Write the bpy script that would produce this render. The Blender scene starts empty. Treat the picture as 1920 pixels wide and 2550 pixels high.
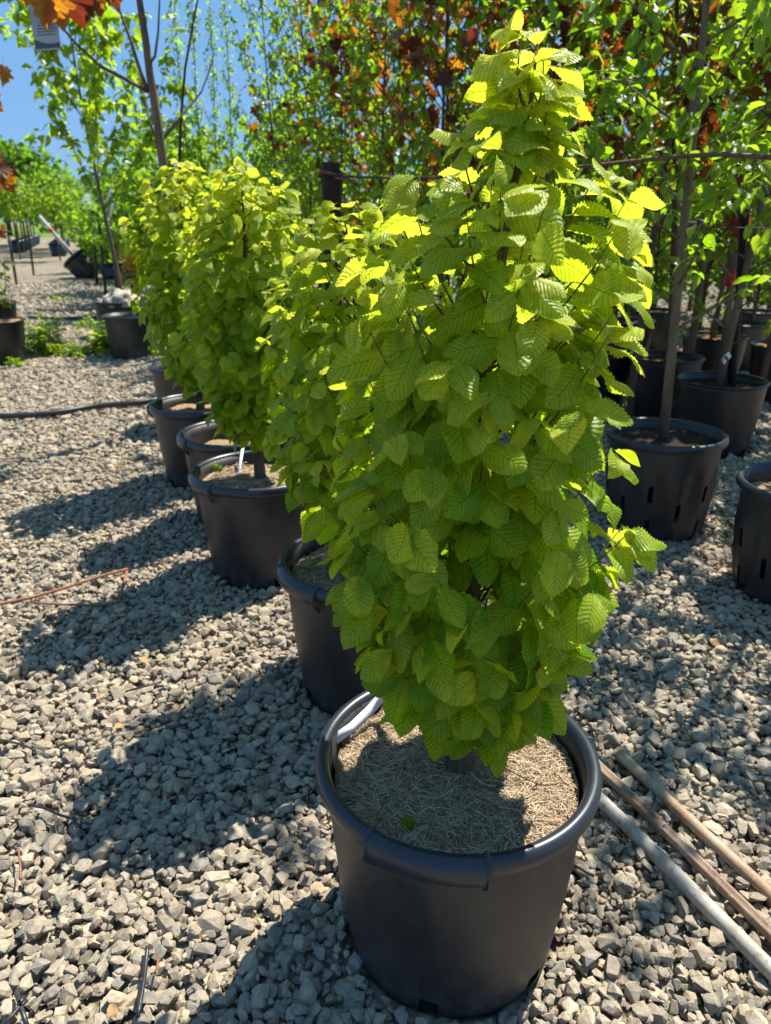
import bpy, bmesh, math, random
import numpy as np
from mathutils import Vector, Matrix

scene = bpy.context.scene
C = scene.collection
PI = math.pi
R_ = math.radians

# ------------------------------------------------------------------ camera
CAM_H, PITCH, FPX = 1.333, R_(21.4), 1850.0
cam_d = bpy.data.cameras.new('camera')
cam = bpy.data.objects.new('camera', cam_d)
C.objects.link(cam)
cam.location = (0, 0, CAM_H)
cam.rotation_euler = (PI / 2 - PITCH, 0, 0)
cam_d.sensor_fit = 'VERTICAL'
cam_d.sensor_height = 24.0
cam_d.lens = 24.0 * FPX / 2550.0
cam_d.clip_start = 0.05
cam_d.clip_end = 900
cam_d.dof.use_dof = True
cam_d.dof.focus_distance = 1.22
cam_d.dof.aperture_fstop = 4.2
scene.camera = cam

# ------------------------------------------------------------------ sky, sun, exposure
SUN = Vector((.345, .392, .853)).normalized()
world = bpy.data.worlds.new('World')
scene.world = world
world.use_nodes = True
wn = world.node_tree
bg = wn.nodes['Background']
sky = wn.nodes.new('ShaderNodeTexSky')
sky.sky_type = 'NISHITA'
sky.sun_disc = False
sky.sun_elevation = math.asin(SUN.z)
sky.sun_rotation = math.atan2(SUN.x, SUN.y)
sky.altitude = 200
sky.air_density = 1.0
sky.dust_density = 0.0
sky.ozone_density = 2.0
even = wn.nodes.new('ShaderNodeMix')      # the photograph's sky is an almost even clear blue
even.data_type = 'RGBA'
even.inputs[0].default_value = .82
even.inputs[7].default_value = (1.25, 3.00, 5.75, 1)
wn.links.new(sky.outputs[0], even.inputs[6])
wn.links.new(even.outputs[2], bg.inputs[0])
bg.inputs[1].default_value = 0.066
sl = bpy.data.lights.new('sun', 'SUN')
sl.energy = 4.5
sl.angle = R_(0.55)
sl.color = (1.0, .95, .86)
so = bpy.data.objects.new('sun', sl)
so.rotation_euler = SUN.to_track_quat('Z', 'Y').to_euler()
so.location = SUN * 30
C.objects.link(so)
vs = scene.view_settings
vs.view_transform = 'Standard'
vs.look = 'None'
vs.exposure = 1.15
vs.gamma = 1.0
vs.use_curve_mapping = False
scene.render.engine = 'CYCLES'
cy = scene.cycles
cy.use_denoising = True
cy.max_bounces = 12
cy.diffuse_bounces = 8
cy.transmission_bounces = 8
cy.caustics_reflective = False
cy.caustics_refractive = False
cy.sample_clamp_indirect = 6.0

# ------------------------------------------------------------------ helpers
CAMP = Vector((0, 0, CAM_H))
FWD = Vector((0, math.cos(PITCH), -math.sin(PITCH)))
UPV = Vector((0, math.sin(PITCH), math.cos(PITCH)))


def ray(px, py):
    return Vector(((px - 960) / FPX, 0, 0)) + UPV * (-(py - 1275) / FPX) + FWD


def on_z(px, py, z=0.0):           # where the sight line meets a height
    d = ray(px, py)
    return CAMP + d * ((z - CAM_H) / d.z)


def on_y(px, py, y):               # where the sight line meets a distance
    d = ray(px, py)
    return CAMP + d * (y / d.y)


def in_frame(p, m=.04):
    v = p - CAMP
    dz = v.dot(FWD)
    if dz < .1:
        return False
    x, y = v.x / dz * FPX, v.dot(UPV) / dz * FPX
    return abs(x) < 960 * (1 + m) and abs(y) < 1275 * (1 + m)


def make_obj(name, me, parent=None, mat=None):
    o = bpy.data.objects.new(name, me)
    C.objects.link(o)
    if parent is not None:
        o.parent = parent
    if mat is not None:
        me.materials.append(mat)
    return o


def tag(o, label, cat, group=None, kind=None):
    o['label'] = label
    if cat:
        o['category'] = cat
    if group:
        o['group'] = group
    if kind:
        o['kind'] = kind
    return o


def thing(name, label, cat, loc=(0, 0, 0), rot=(0, 0, 0), group=None):
    o = bpy.data.objects.new(name, None)
    o.empty_display_size = .05
    C.objects.link(o)
    o.location = loc
    o.rotation_euler = rot
    return tag(o, label, cat, group)


def mesh_np(name, V, F, mat=None, uv=None, age=None, smooth=True):
    V = np.asarray(V, dtype=np.float32)
    F = np.asarray(F, dtype=np.int32)
    me = bpy.data.meshes.new(name)
    n, k = F.shape
    me.vertices.add(len(V))
    me.vertices.foreach_set('co', V.ravel())
    me.loops.add(n * k)
    me.loops.foreach_set('vertex_index', F.ravel())
    me.polygons.add(n)
    me.polygons.foreach_set('loop_start', np.arange(0, n * k, k, dtype=np.int32))
    try:
        me.polygons.foreach_set('loop_total', np.full(n, k, dtype=np.int32))
    except Exception:
        pass
    me.update(calc_edges=True)
    if uv is not None:
        l = me.uv_layers.new(name='UVMap')
        l.data.foreach_set('uv', np.asarray(uv, dtype=np.float32)[F.ravel()].ravel())
    if age is not None:
        a = me.attributes.new('age', 'FLOAT', 'FACE')
        a.data.foreach_set('value', np.asarray(age, dtype=np.float32))
    if smooth:
        me.polygons.foreach_set('use_smooth', np.ones(n, dtype=bool))
    else:
        me.polygons.foreach_set('use_smooth', np.zeros(n, dtype=bool))
    if mat is not None:
        me.materials.append(mat)
    return me


class Buf:                          # collects quads into one mesh
    def __init__(self):
        self.V, self.F = [], []

    def quads(self, V, F):
        b = len(self.V)
        self.V.extend([tuple(v) for v in V])
        for f in F:
            f = tuple(i + b for i in f)
            self.F.append(f if len(f) == 4 else f + (f[-1],))

    def tube(self, pts, rad, k=8, cap=True):
        pts = [Vector(p) for p in pts]
        if not hasattr(rad, '__len__'):
            rad = [rad] * len(pts)
        if cap:
            pts = [pts[0]] + pts + [pts[-1]]
            rad = [rad[0] * .02] + list(rad) + [rad[-1] * .02]
        n = len(pts)
        V, F = [], []
        nx = None
        for i in range(n):
            a, b = pts[max(i - 1, 0)], pts[min(i + 1, n - 1)]
            t = (b - a)
            if t.length < 1e-7:
                t = Vector((0, 0, 1))
            t.normalize()
            if nx is None:
                ref = Vector((0, 0, 1)) if abs(t.z) < .9 else Vector((0, 1, 0))
                nx = t.cross(ref).normalized()
            nx = (nx - t * nx.dot(t))
            nx = nx.normalized() if nx.length > 1e-6 else t.orthogonal().normalized()
            ny = t.cross(nx)
            for j in range(k):
                an = 2 * PI * j / k
                V.append(pts[i] + (nx * math.cos(an) + ny * math.sin(an)) * rad[i])
        for i in range(n - 1):
            for j in range(k):
                j2 = (j + 1) % k
                F.append((i * k + j, i * k + j2, (i + 1) * k + j2, (i + 1) * k + j))
        self.quads(V, F)
        return self

    def lathe(self, prof, seg, rfun=None, skip=None, a0=0.0, a1=2 * PI, c=(0, 0)):
        full = abs(a1 - a0 - 2 * PI) < 1e-6
        m = seg if full else seg + 1
        V, F = [], []
        for (r, z) in prof:
            for j in range(m):
                an = a0 + (a1 - a0) * j / seg
                rr = r if rfun is None else rfun(r, z, an)
                V.append((c[0] + rr * math.cos(an), c[1] + rr * math.sin(an), z))
        for i in range(len(prof) - 1):
            for j in range(seg):
                if skip and skip(i, j):
                    continue
                j2 = (j + 1) % m
                F.append((i * m + j, i * m + j2, (i + 1) * m + j2, (i + 1) * m + j))
        self.quads(V, F)
        return self

    def box(self, c, s, rot=None):
        V = [Vector((x * s[0] / 2, y * s[1] / 2, z * s[2] / 2)) for z in (-1, 1) for (x, y) in ((-1, -1), (1, -1), (1, 1), (-1, 1))]
        if rot is not None:
            V = [rot @ v for v in V]
        V = [v + Vector(c) for v in V]
        self.quads(V, [(3, 2, 1, 0), (4, 5, 6, 7), (0, 1, 5, 4), (1, 2, 6, 5), (2, 3, 7, 6), (3, 0, 4, 7)])
        return self

    def obj(self, name, mat, parent=None, smooth=True):
        me = bpy.data.meshes.new(name)
        F = [tuple(dict.fromkeys(f)) for f in self.F]
        me.from_pydata(self.V, [], [f for f in F if len(f) > 2])
        me.polygons.foreach_set('use_smooth', [smooth] * len(me.polygons))
        me.update()
        return make_obj(name, me, parent, mat)


# ------------------------------------------------------------------ materials
def nodes_of(m):
    m.use_nodes = True
    nt = m.node_tree
    return nt, nt.nodes, nt.links, nt.nodes['Principled BSDF'], nt.nodes['Material Output']


def mixc(nt, fac, a, b, mode='MIX'):
    n = nt.nodes.new('ShaderNodeMix')
    n.data_type = 'RGBA'
    n.blend_type = mode
    for idx, v in ((0, fac), (6, a), (7, b)):
        if hasattr(v, 'is_linked'):
            nt.links.new(v, n.inputs[idx])
        elif idx == 0:
            n.inputs[0].default_value = v
        else:
            n.inputs[idx].default_value = (*v, 1)
    return n.outputs[2]


def math_n(nt, op, a, b=None, clamp=False):
    n = nt.nodes.new('ShaderNodeMath')
    n.operation = op
    n.use_clamp = clamp
    for i, v in enumerate((a, b)):
        if v is None:
            continue
        if hasattr(v, 'is_linked'):
            nt.links.new(v, n.inputs[i])
        else:
            n.inputs[i].default_value = v
    return n.outputs[0]


def noise_n(nt, scale, detail=3, rough=.55, coord='Object', vec=None):
    if vec is None:
        t = nt.nodes.new('ShaderNodeTexCoord')
        vec = t.outputs[coord]
    n = nt.nodes.new('ShaderNodeTexNoise')
    n.inputs['Scale'].default_value = scale
    n.inputs['Detail'].default_value = detail
    n.inputs['Roughness'].default_value = rough
    nt.links.new(vec, n.inputs['Vector'])
    return n.outputs[0]


def ramp(nt, fac, stops, interp='LINEAR'):
    n = nt.nodes.new('ShaderNodeValToRGB')
    n.color_ramp.interpolation = interp
    el = n.color_ramp.elements
    while len(el) < len(stops):
        el.new(.5)
    for e, (p, c) in zip(el, stops):
        e.position = p
        e.color = (*c, 1)
    nt.links.new(fac, n.inputs[0])
    return n.outputs[0]


def bump_n(nt, h, strength, dist=.01):
    n = nt.nodes.new('ShaderNodeBump')
    n.inputs['Strength'].default_value = strength
    n.inputs['Distance'].default_value = dist
    nt.links.new(h, n.inputs['Height'])
    return n.outputs[0]


def simple_mat(name, a, b, scale=8, rough=.6, bump=.2, bdist=.004, spec=.4, detail=4, bscale=None):
    m = bpy.data.materials.new(name)
    nt, N, L, P, O = nodes_of(m)
    f = noise_n(nt, scale, detail)
    f2 = math_n(nt, 'MULTIPLY_ADD', f, 2.4)
    f2.node.inputs[2].default_value = -.7
    f2.node.use_clamp = True
    L.new(mixc(nt, f2, a, b), P.inputs['Base Color'])
    P.inputs['Roughness'].default_value = rough
    P.inputs['Specular IOR Level'].default_value = spec
    if bump:
        h = f if bscale is None else noise_n(nt, bscale, 4)
        L.new(bump_n(nt, h, bump, bdist), P.inputs['Normal'])
    return m


def plastic_mat(name, base, dust, rough=.42, scratch=True):
    m = bpy.data.materials.new(name)
    nt, N, L, P, O = nodes_of(m)
    f = noise_n(nt, 5, 5, .65)
    d0 = ramp(nt, f, [(.42, (0, 0, 0)), (.75, (1, 1, 1))])
    tc = N.new('ShaderNodeTexCoord')
    mp = N.new('ShaderNodeMapping')
    mp.inputs['Scale'].default_value = (1, 1, .12)
    L.new(tc.outputs['Object'], mp.inputs[0])
    stk = ramp(nt, noise_n(nt, 38, 4, .6, vec=mp.outputs[0]), [(.55, (0, 0, 0)), (.74, (.7, .7, .7))])
    sz = N.new('ShaderNodeSeparateXYZ')
    L.new(tc.outputs['Object'], sz.inputs[0])
    low = ramp(nt, sz.outputs[2], [(.0, (1, 1, 1)), (.11, (0, 0, 0))])
    splash = mixc(nt, 1.0, low, ramp(nt, noise_n(nt, 26, 5, .7), [(.38, (0, 0, 0)), (.62, (1.5, 1.5, 1.5))]), 'MULTIPLY')
    d = mixc(nt, 1.0, mixc(nt, .6, d0, stk, 'ADD'), splash, 'ADD')
    fine = noise_n(nt, 130, 2)
    sc = ramp(nt, fine, [(.6, (0, 0, 0)), (.72, (.5, .5, .5))])
    k = mixc(nt, .25, d, sc, 'ADD')
    k2 = math_n(nt, 'MULTIPLY', k, .55)
    L.new(mixc(nt, k2, base, dust), P.inputs['Base Color'])
    r = math_n(nt, 'MULTIPLY_ADD', f, .3)
    r.node.inputs[2].default_value = rough - .15
    L.new(r, P.inputs['Roughness'])
    P.inputs['Specular IOR Level'].default_value = .5
    if scratch:
        L.new(bump_n(nt, noise_n(nt, 210, 3), .25, .0012), P.inputs['Normal'])
    return m


def leaf_mat(name, mature, young, tmature, tyoung, src='obj', rough=.42, spec=.35, trans=.5, veins=10, tint=.0):
    m = bpy.data.materials.new(name)
    nt, N, L, P, O = nodes_of(m)
    if src == 'obj':
        oi = N.new('ShaderNodeObjectInfo')
        sp = N.new('ShaderNodeSeparateColor')
        L.new(oi.outputs['Color'], sp.inputs[0])
        age = sp.outputs[0]
    else:
        at = N.new('ShaderNodeAttribute')
        at.attribute_name = 'age'
        age = at.outputs['Fac']
    col = mixc(nt, age, mature, young)
    tcol = mixc(nt, age, tmature, tyoung)
    nz = noise_n(nt, 9.0, 3)
    var = ramp(nt, nz, [(.3, (.72, .78, .7)), (.7, (1.2, 1.12, 1.15))])
    col = mixc(nt, .8, col, var, 'MULTIPLY')
    bh = noise_n(nt, 60, 3)
    spot = ramp(nt, noise_n(nt, 13, 4, .7), [(.66, (0, 0, 0)), (.72, (1, 1, 1))])
    col = mixc(nt, math_n(nt, 'MULTIPLY', spot, .55), col, (.16, .10, .03))
    if veins:
        uv = N.new('ShaderNodeTexCoord')
        sx = N.new('ShaderNodeSeparateXYZ')
        L.new(uv.outputs['UV'], sx.inputs[0])
        u = math_n(nt, 'MULTIPLY', math_n(nt, 'ABSOLUTE', math_n(nt, 'SUBTRACT', sx.outputs[0], .5)), 2)
        s = math_n(nt, 'SUBTRACT', sx.outputs[1], math_n(nt, 'MULTIPLY', u, .17))
        ph = math_n(nt, 'MULTIPLY', s, float(veins))
        tri = math_n(nt, 'ABSOLUTE', math_n(nt, 'SUBTRACT', math_n(nt, 'FRACT', ph), .5))  # 0 mid .. .5 vein
        vein = math_n(nt, 'GREATER_THAN', tri, .43)
        mid = math_n(nt, 'LESS_THAN', u, .035)
        vm = math_n(nt, 'MAXIMUM', math_n(nt, 'MULTIPLY', vein, .6), mid)
        col = mixc(nt, vm, col, mixc(nt, .55, col, (.35, .5, .2), 'MULTIPLY'))
        tcol = mixc(nt, vm, tcol, mixc(nt, .9, tcol, (.32, .45, .2), 'MULTIPLY'))
        rib = math_n(nt, 'MULTIPLY_ADD', tri, -.9)
        rib.node.inputs[2].default_value = 1.2
        ribc = N.new('ShaderNodeCombineColor')
        for q in range(3):
            L.new(rib, ribc.inputs[q])
        tcol = mixc(nt, .55, tcol, ribc.outputs[0], 'MULTIPLY')
        bh = math_n(nt, 'ADD', math_n(nt, 'MULTIPLY', bh, .25), math_n(nt, 'MULTIPLY', tri, -1.4))
    L.new(col, P.inputs['Base Color'])
    P.inputs['Roughness'].default_value = rough
    P.inputs['Specular IOR Level'].default_value = spec
    nrm = bump_n(nt, bh, .5, .003)
    L.new(nrm, P.inputs['Normal'])
    T = N.new('ShaderNodeBsdfTranslucent')
    L.new(tcol, T.inputs[0])
    L.new(nrm, T.inputs['Normal'])
    M = N.new('ShaderNodeMixShader')
    M.inputs[0].default_value = trans
    L.new(P.outputs[0], M.inputs[1])
    L.new(T.outputs[0], M.inputs[2])
    L.new(M.outputs[0], O.inputs[0])
    return m


def stone_mat():
    m = bpy.data.materials.new('crushed_stone')
    nt, N, L, P, O = nodes_of(m)
    oi = N.new('ShaderNodeObjectInfo')
    base = ramp(nt, oi.outputs['Random'], [
        (0.0, (.20, .185, .16)), (.14, (.30, .275, .235)), (.30, (.36, .335, .285)), (.46, (.27, .265, .245)),
        (.58, (.42, .385, .32)), (.70, (.33, .30, .25)), (.80, (.23, .235, .235)), (.90, (.40, .34, .255)), (1.0, (.47, .43, .365))])
    tc = N.new('ShaderNodeTexCoord')
    of = N.new('ShaderNodeVectorMath')
    of.operation = 'ADD'
    L.new(tc.outputs['Object'], of.inputs[0])
    cb = N.new('ShaderNodeCombineXYZ')
    L.new(math_n(nt, 'MULTIPLY', oi.outputs['Random'], 91.0), cb.inputs[0])
    L.new(cb.outputs[0], of.inputs[1])
    f = noise_n(nt, 1.6, 5, .65, vec=of.outputs[0])
    g = noise_n(nt, 14.0, 3, .7, vec=of.outputs[0])
    v = ramp(nt, f, [(.3, (.66, .65, .65)), (.7, (1.22, 1.2, 1.17))])
    w = ramp(nt, g, [(.3, (.78, .78, .78)), (.7, (1.16, 1.16, 1.15))])
    c = mixc(nt, 1.0, mixc(nt, 1.0, base, v, 'MULTIPLY'), w, 'MULTIPLY')
    c = mixc(nt, 1.0, c, (1.07, .975, .84), 'MULTIPLY')
    L.new(c, P.inputs['Base Color'])
    P.inputs['Roughness'].default_value = .88
    P.inputs['Specular IOR Level'].default_value = .25
    hh = math_n(nt, 'ADD', f, math_n(nt, 'MULTIPLY', g, .35))
    L.new(bump_n(nt, hh, .55, .006), P.inputs['Normal'])
    return m


def ground_mat():
    m = bpy.data.materials.new('gravel_ground')
    nt, N, L, P, O = nodes_of(m)
    tc = N.new('ShaderNodeTexCoord')
    v = N.new('ShaderNodeTexVoronoi')
    v.inputs['Scale'].default_value = 24
    L.new(tc.outputs['Object'], v.inputs['Vector'])
    sp = N.new('ShaderNodeSeparateColor')
    L.new(v.outputs['Color'], sp.inputs[0])
    c = ramp(nt, sp.outputs[0], [(0, (.20, .185, .16)), (.35, (.30, .275, .235)), (.7, (.37, .34, .285)), (1, (.44, .41, .35))])
    gap = ramp(nt, v.outputs['Distance'], [(.35, (1, 1, 1)), (.75, (.35, .33, .3))])
    big = ramp(nt, noise_n(nt, .35, 4), [(.35, (.86, .86, .85)), (.65, (1.1, 1.09, 1.06))])
    c = mixc(nt, 1, mixc(nt, 1, mixc(nt, 1, c, gap, 'MULTIPLY'), big, 'MULTIPLY'), (1.07, .975, .84), 'MULTIPLY')
    L.new(c, P.inputs['Base Color'])
    P.inputs['Roughness'].default_value = .95
    P.inputs['Specular IOR Level'].default_value = .1
    L.new(bump_n(nt, math_n(nt, 'MULTIPLY', v.outputs['Distance'], -1), 1.0, .03), P.inputs['Normal'])
    return m


def fibre_mat():
    m = bpy.data.materials.new('coir_fibre')
    nt, N, L, P, O = nodes_of(m)
    at = N.new('ShaderNodeAttribute')
    at.attribute_name = 'age'
    c = ramp(nt, at.outputs['Fac'], [(0, (.10, .055, .025)), (.25, (.30, .20, .11)), (.6, (.46, .34, .205)), (1, (.60, .50, .34))])
    L.new(c, P.inputs['Base Color'])
    P.inputs['Roughness'].default_value = .75
    return m


def bark_mat(name, a, b, sc=30):
    m = bpy.data.materials.new(name)
    nt, N, L, P, O = nodes_of(m)
    tc = N.new('ShaderNodeTexCoord')
    mp = N.new('ShaderNodeMapping')
    mp.inputs['Scale'].default_value = (1, 1, .22)
    L.new(tc.outputs['Object'], mp.inputs[0])
    f = noise_n(nt, sc, 5, .65, vec=mp.outputs[0])
    L.new(ramp(nt, f, [(.32, a), (.68, b)]), P.inputs['Base Color'])
    P.inputs['Roughness'].default_value = .85
    P.inputs['Specular IOR Level'].default_value = .2
    L.new(bump_n(nt, f, .5, .006), P.inputs['Normal'])
    return m


M = {}
M['stone'] = stone_mat()
M['ground'] = ground_mat()
M['fibre'] = fibre_mat()
M['pot'] = plastic_mat('black_pot_plastic', (.0165, .0168, .0175), (.075, .068, .060), .46)
M['pot_rim'] = plastic_mat('pot_rim_plastic', (.012, .017, .026), (.036, .042, .052), .34, False)
M['pot_gloss'] = plastic_mat('glossy_black_plastic', (.010, .011, .014), (.022, .024, .028), .34, False)
M['hose'] = plastic_mat('black_hose_plastic', (.012, .013, .016), (.05, .05, .05), .4, False)
M['coir'] = simple_mat('coir_mat', (.16, .10, .055), (.38, .27, .16), 60, .9, .8, .01, .1, 6)
M['bark_chip'] = simple_mat('bark_chips', (.16, .075, .03), (.42, .22, .09), 45, .9, .9, .02, .1, 5)
M['soil'] = simple_mat('dark_soil', (.018, .012, .009), (.06, .042, .03), 50, .95, .9, .012, .1, 5)
M['bark_dark'] = bark_mat('dark_bark', (.05, .034, .022), (.155, .11, .074))
M['bark_grey'] = bark_mat('grey_bark', (.085, .062, .042), (.20, .155, .108), 22)
M['twig'] = bark_mat('brown_twig', (.05, .032, .018), (.13, .085, .045), 40)
M['shoot'] = bark_mat('green_brown_shoot', (.075, .065, .02), (.17, .15, .045), 40)
M['twig_red'] = bark_mat('reddish_twig', (.20, .075, .045), (.36, .16, .10), 30)
M['bamboo_grey'] = bark_mat('weathered_grey_bamboo', (.30, .265, .21), (.52, .47, .39), 16)
M['bamboo_tan'] = bark_mat('tan_bamboo', (.27, .17, .095), (.43, .31, .20), 16)
M['bamboo_brown'] = bark_mat('brown_bamboo', (.20, .125, .08), (.36, .255, .18), 16)
def cane_mat(name, a, b, stain):
    m = bpy.data.materials.new(name)
    nt, N, L, P, O = nodes_of(m)
    f = noise_n(nt, 9, 5, .7)
    g = noise_n(nt, 55, 4, .7)
    c = ramp(nt, f, [(.35, a), (.65, b)])
    c = mixc(nt, math_n(nt, 'MULTIPLY', ramp(nt, g, [(.56, (0, 0, 0)), (.68, (1, 1, 1))]), .7), c, stain)
    c = mixc(nt, math_n(nt, 'MULTIPLY', ramp(nt, noise_n(nt, 21, 5, .75), [(.58, (0, 0, 0)), (.66, (1, 1, 1))]), .5), c, stain)
    L.new(c, P.inputs['Base Color'])
    P.inputs['Roughness'].default_value = .6
    P.inputs['Specular IOR Level'].default_value = .3
    L.new(bump_n(nt, g, .35, .002), P.inputs['Normal'])
    return m


M['bamboo_grey'] = cane_mat('weathered_grey_cane', (.27, .235, .185), (.46, .42, .35), (.12, .09, .06))
M['bamboo_tan'] = cane_mat('tan_cane', (.25, .15, .08), (.42, .30, .19), (.46, .42, .36))
M['bamboo_brown'] = cane_mat('brown_cane', (.18, .105, .065), (.34, .23, .155), (.40, .35, .29))
M['post'] = bark_mat('dark_wood_post', (.018, .013, .010), (.055, .038, .028), 26)
M['steel'] = simple_mat('dark_steel', (.012, .011, .010), (.035, .026, .02), 20, .55, .1)
M['rust'] = simple_mat('rusty_cable', (.06, .033, .02), (.19, .11, .07), 60, .7, .5, .004)
M['white'] = simple_mat('white_plastic', (.70, .71, .73), (.80, .80, .80), 20, .4, .05)
M['grey_tag'] = simple_mat('grey_tag_card', (.30, .33, .36), (.36, .39, .42), 6, .4, .0)
M['dark_tag'] = simple_mat('dark_tag_print', (.06, .065, .08), (.08, .085, .10), 6, .45, .0)
M['red'] = simple_mat('red_ribbon', (.45, .02, .03), (.6, .04, .05), 20, .5, 0)
M['burlap'] = simple_mat('pale_burlap', (.30, .26, .20), (.52, .46, .37), 40, .95, .8, .01, .1)
M['white_bark'] = bark_mat('pale_trunk_wrap', (.36, .32, .29), (.60, .56, .52), 14)
M['grass'] = simple_mat('lit_grass', (.075, .13, .02), (.17, .22, .04), .7, .9, .6, .05, .1)
M['dry_leaf'] = simple_mat('dry_leaf', (.26, .13, .045), (.50, .33, .12), 40, .8, .3)

HB = dict(mature=(.095, .235, .002), young=(.50, .54, .05), tmature=(.50, .76, .001), tyoung=(.94, .92, .08), trans=.50, rough=.42, spec=.24)
M['hb'] = leaf_mat('hornbeam_leaf', **HB)
M['hb_s'] = leaf_mat('hornbeam_leaf_mass', src='geo', **HB)
GR = dict(mature=(.07, .145, .012), young=(.17, .25, .02), tmature=(.36, .68, .010), tyoung=(.64, .82, .03), veins=8, rough=.32, spec=.55)
M['gr'] = leaf_mat('green_tree_leaf', **GR)
M['gr_s'] = leaf_mat('green_tree_leaf_mass', src='geo', **GR)
PU = dict(mature=(.030, .012, .013), young=(.055, .016, .014), tmature=(.24, .035, .012), tyoung=(1.0, .42, .02), veins=0, rough=.40, trans=.45, spec=.5)
M['pu'] = leaf_mat('purple_maple_leaf', **PU)
M['pu_s'] = leaf_mat('purple_maple_leaf_mass', src='geo', **PU)
FA = dict(mature=(.04, .095, .014), young=(.11, .19, .022), tmature=(.18, .42, .012), tyoung=(.50, .70, .03), veins=0, rough=.5)
M['fa_s'] = leaf_mat('far_tree_leaf_mass', src='geo', **FA)
YE = dict(mature=(.30, .17, .01), young=(.55, .32, .02), tmature=(.5, .25, .01), tyoung=(.75, .5, .03), veins=0)
M['ye_s'] = leaf_mat('golden_shrub_leaf_mass', src='geo', **YE)


# ------------------------------------------------------------------ leaf shapes (unit length along +Y, face up +Z)
class Geo:
    def __init__(self, V, F, UV):
        self.V, self.F, self.UV = np.array(V, float), np.array(F, int), np.array(UV, float)
        self.mesh = {}

    def get(self, name, mat):
        if mat.name not in self.mesh:
            self.mesh[mat.name] = mesh_np(name, self.V, self.F, mat, self.UV)
        return self.mesh[mat.name]


def leaf_geo(rng, rows=20, half=2, W=.31, droop=.6, fold=.18, pleat=.014, serr=.07, edge=.05, twist=0.0, tipy=1.0, petiole=.14, peak=.78, curl=0.0):
    V, UV, F = [], [], []
    cols = 2 * half + 1
    # bent centre line
    cy_, cz_, ang = [0.0], [0.0], []
    for i in range(rows):
        t = (i + .5) / rows
        a = -droop * t - curl * max(0, t - .6) * 2.5
        cy_.append(cy_[-1] + math.cos(a) / rows)
        cz_.append(cz_[-1] + math.sin(a) / rows)
    e1, e2 = rng.uniform(0, 6.28), rng.uniform(0, 6.28)
    f1 = rng.uniform(4, 7)
    for i in range(rows + 1):
        t = i / rows
        w = W * max(.0, math.sin(PI * (t ** peak))) ** .72
        w += W * .10 * (1 - t) * (1 if t > .02 else 0)
        w = max(w, .006)
        if i == rows:
            w = .003
        sr = (1 + serr * (1 if i % 2 else -1)) if 0 < i < rows else 1
        tw = twist * (t - .4)
        for j in range(cols):
            u = (j - half) / half
            au = abs(u)
            uu = u * (sr if au > .99 else 1)
            x = uu * w
            fwd = .17 * au * (w / W) * .9
            y0 = t + fwd * (1 - t) - .03 * au * (t < .05)
            k = min(max(y0, 0), 1) * rows
            i0 = min(int(k), rows - 1)
            fr = k - i0
            yy = cy_[i0] * (1 - fr) + cy_[i0 + 1] * fr
            zz = cz_[i0] * (1 - fr) + cz_[i0 + 1] * fr
            z = fold * au * w + pleat * (1 if i % 2 else -1) * (au ** .5) * (1 - .5 * t)
            z += edge * au * au * w / W * math.sin(f1 * t + (e1 if u > 0 else e2))
            xr = x * math.cos(tw) - z * math.sin(tw) * 1.0
            zr = x * math.sin(tw) + z * math.cos(tw)
            V.append((xr, yy, zz + zr))
            UV.append((.5 + .5 * u, t + .17 * au * 0))
    for i in range(rows):
        for j in range(cols - 1):
            a = i * cols + j
            F.append((a, a + 1, a + cols + 1, a + cols))
    if petiole:
        b = len(V)
        for (y, w, z) in ((-petiole, .009, .02), (-petiole * .4, .008, .008), (.02, .008, .004)):
            V += [(-w, y, z), (w, y, z)]
            UV += [(.5, 0), (.5, 0)]
        F += [(b, b + 1, b + 3, b + 2), (b + 2, b + 3, b + 5, b + 4)]
    return Geo(V, F, UV)


def maple_geo(rng, fine=True):
    # half outline, lobed, base at origin, tip at +Y
    h = [(.05, .02), (.20, -.06), (.27, .04), (.45, .10), (.36, .20), (.40, .27), (.62, .42), (.56, .48), (.50, .52), (.44, .50),
         (.34, .46), (.30, .56), (.33, .70), (.24, .70), (.17, .76), (.10, .90), (0, 1.02)]
    if not fine:
        h = [(.05, .02), (.22, -.05), (.42, .10), (.36, .22), (.60, .43), (.42, .50), (.28, .46), (.30, .68), (.14, .78), (0, 1.02)]
    pts = [(x, y) for x, y in h] + [(-x, y) for x, y in h[-2::-1]] + [(0, 0.0)]
    c = (0, .34)
    d, f, ed = rng.uniform(.15, .7), rng.uniform(.05, .4), rng.uniform(-.15, .35)
    wob = rng.uniform(0, 6.28)

    def zz(x, y):
        r2 = x * x + (y - .3) ** 2
        return -d * .5 * y * y + f * abs(x) * .6 - ed * r2 + .05 * math.sin(9 * x + 7 * y + wob)
    V = [(c[0], c[1], zz(*c))]
    mid = []
    for (x, y) in pts:
        V.append((x, y, zz(x, y)))
    n = len(pts)
    F = [(0, 1 + i, 1 + (i + 1) % n) for i in range(n)]
    UV = [(.5 + .5 * v[0], v[1]) for v in V]
    b = len(V)
    V += [(-.012, -.55, -.12), (.012, -.55, -.12), (.01, 0, 0), (-.01, 0, 0)]
    UV += [(.5, 0)] * 4
    F += [(b, b + 1, b + 2), (b, b + 2, b + 3)]
    return Geo(V, F, UV)


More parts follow.
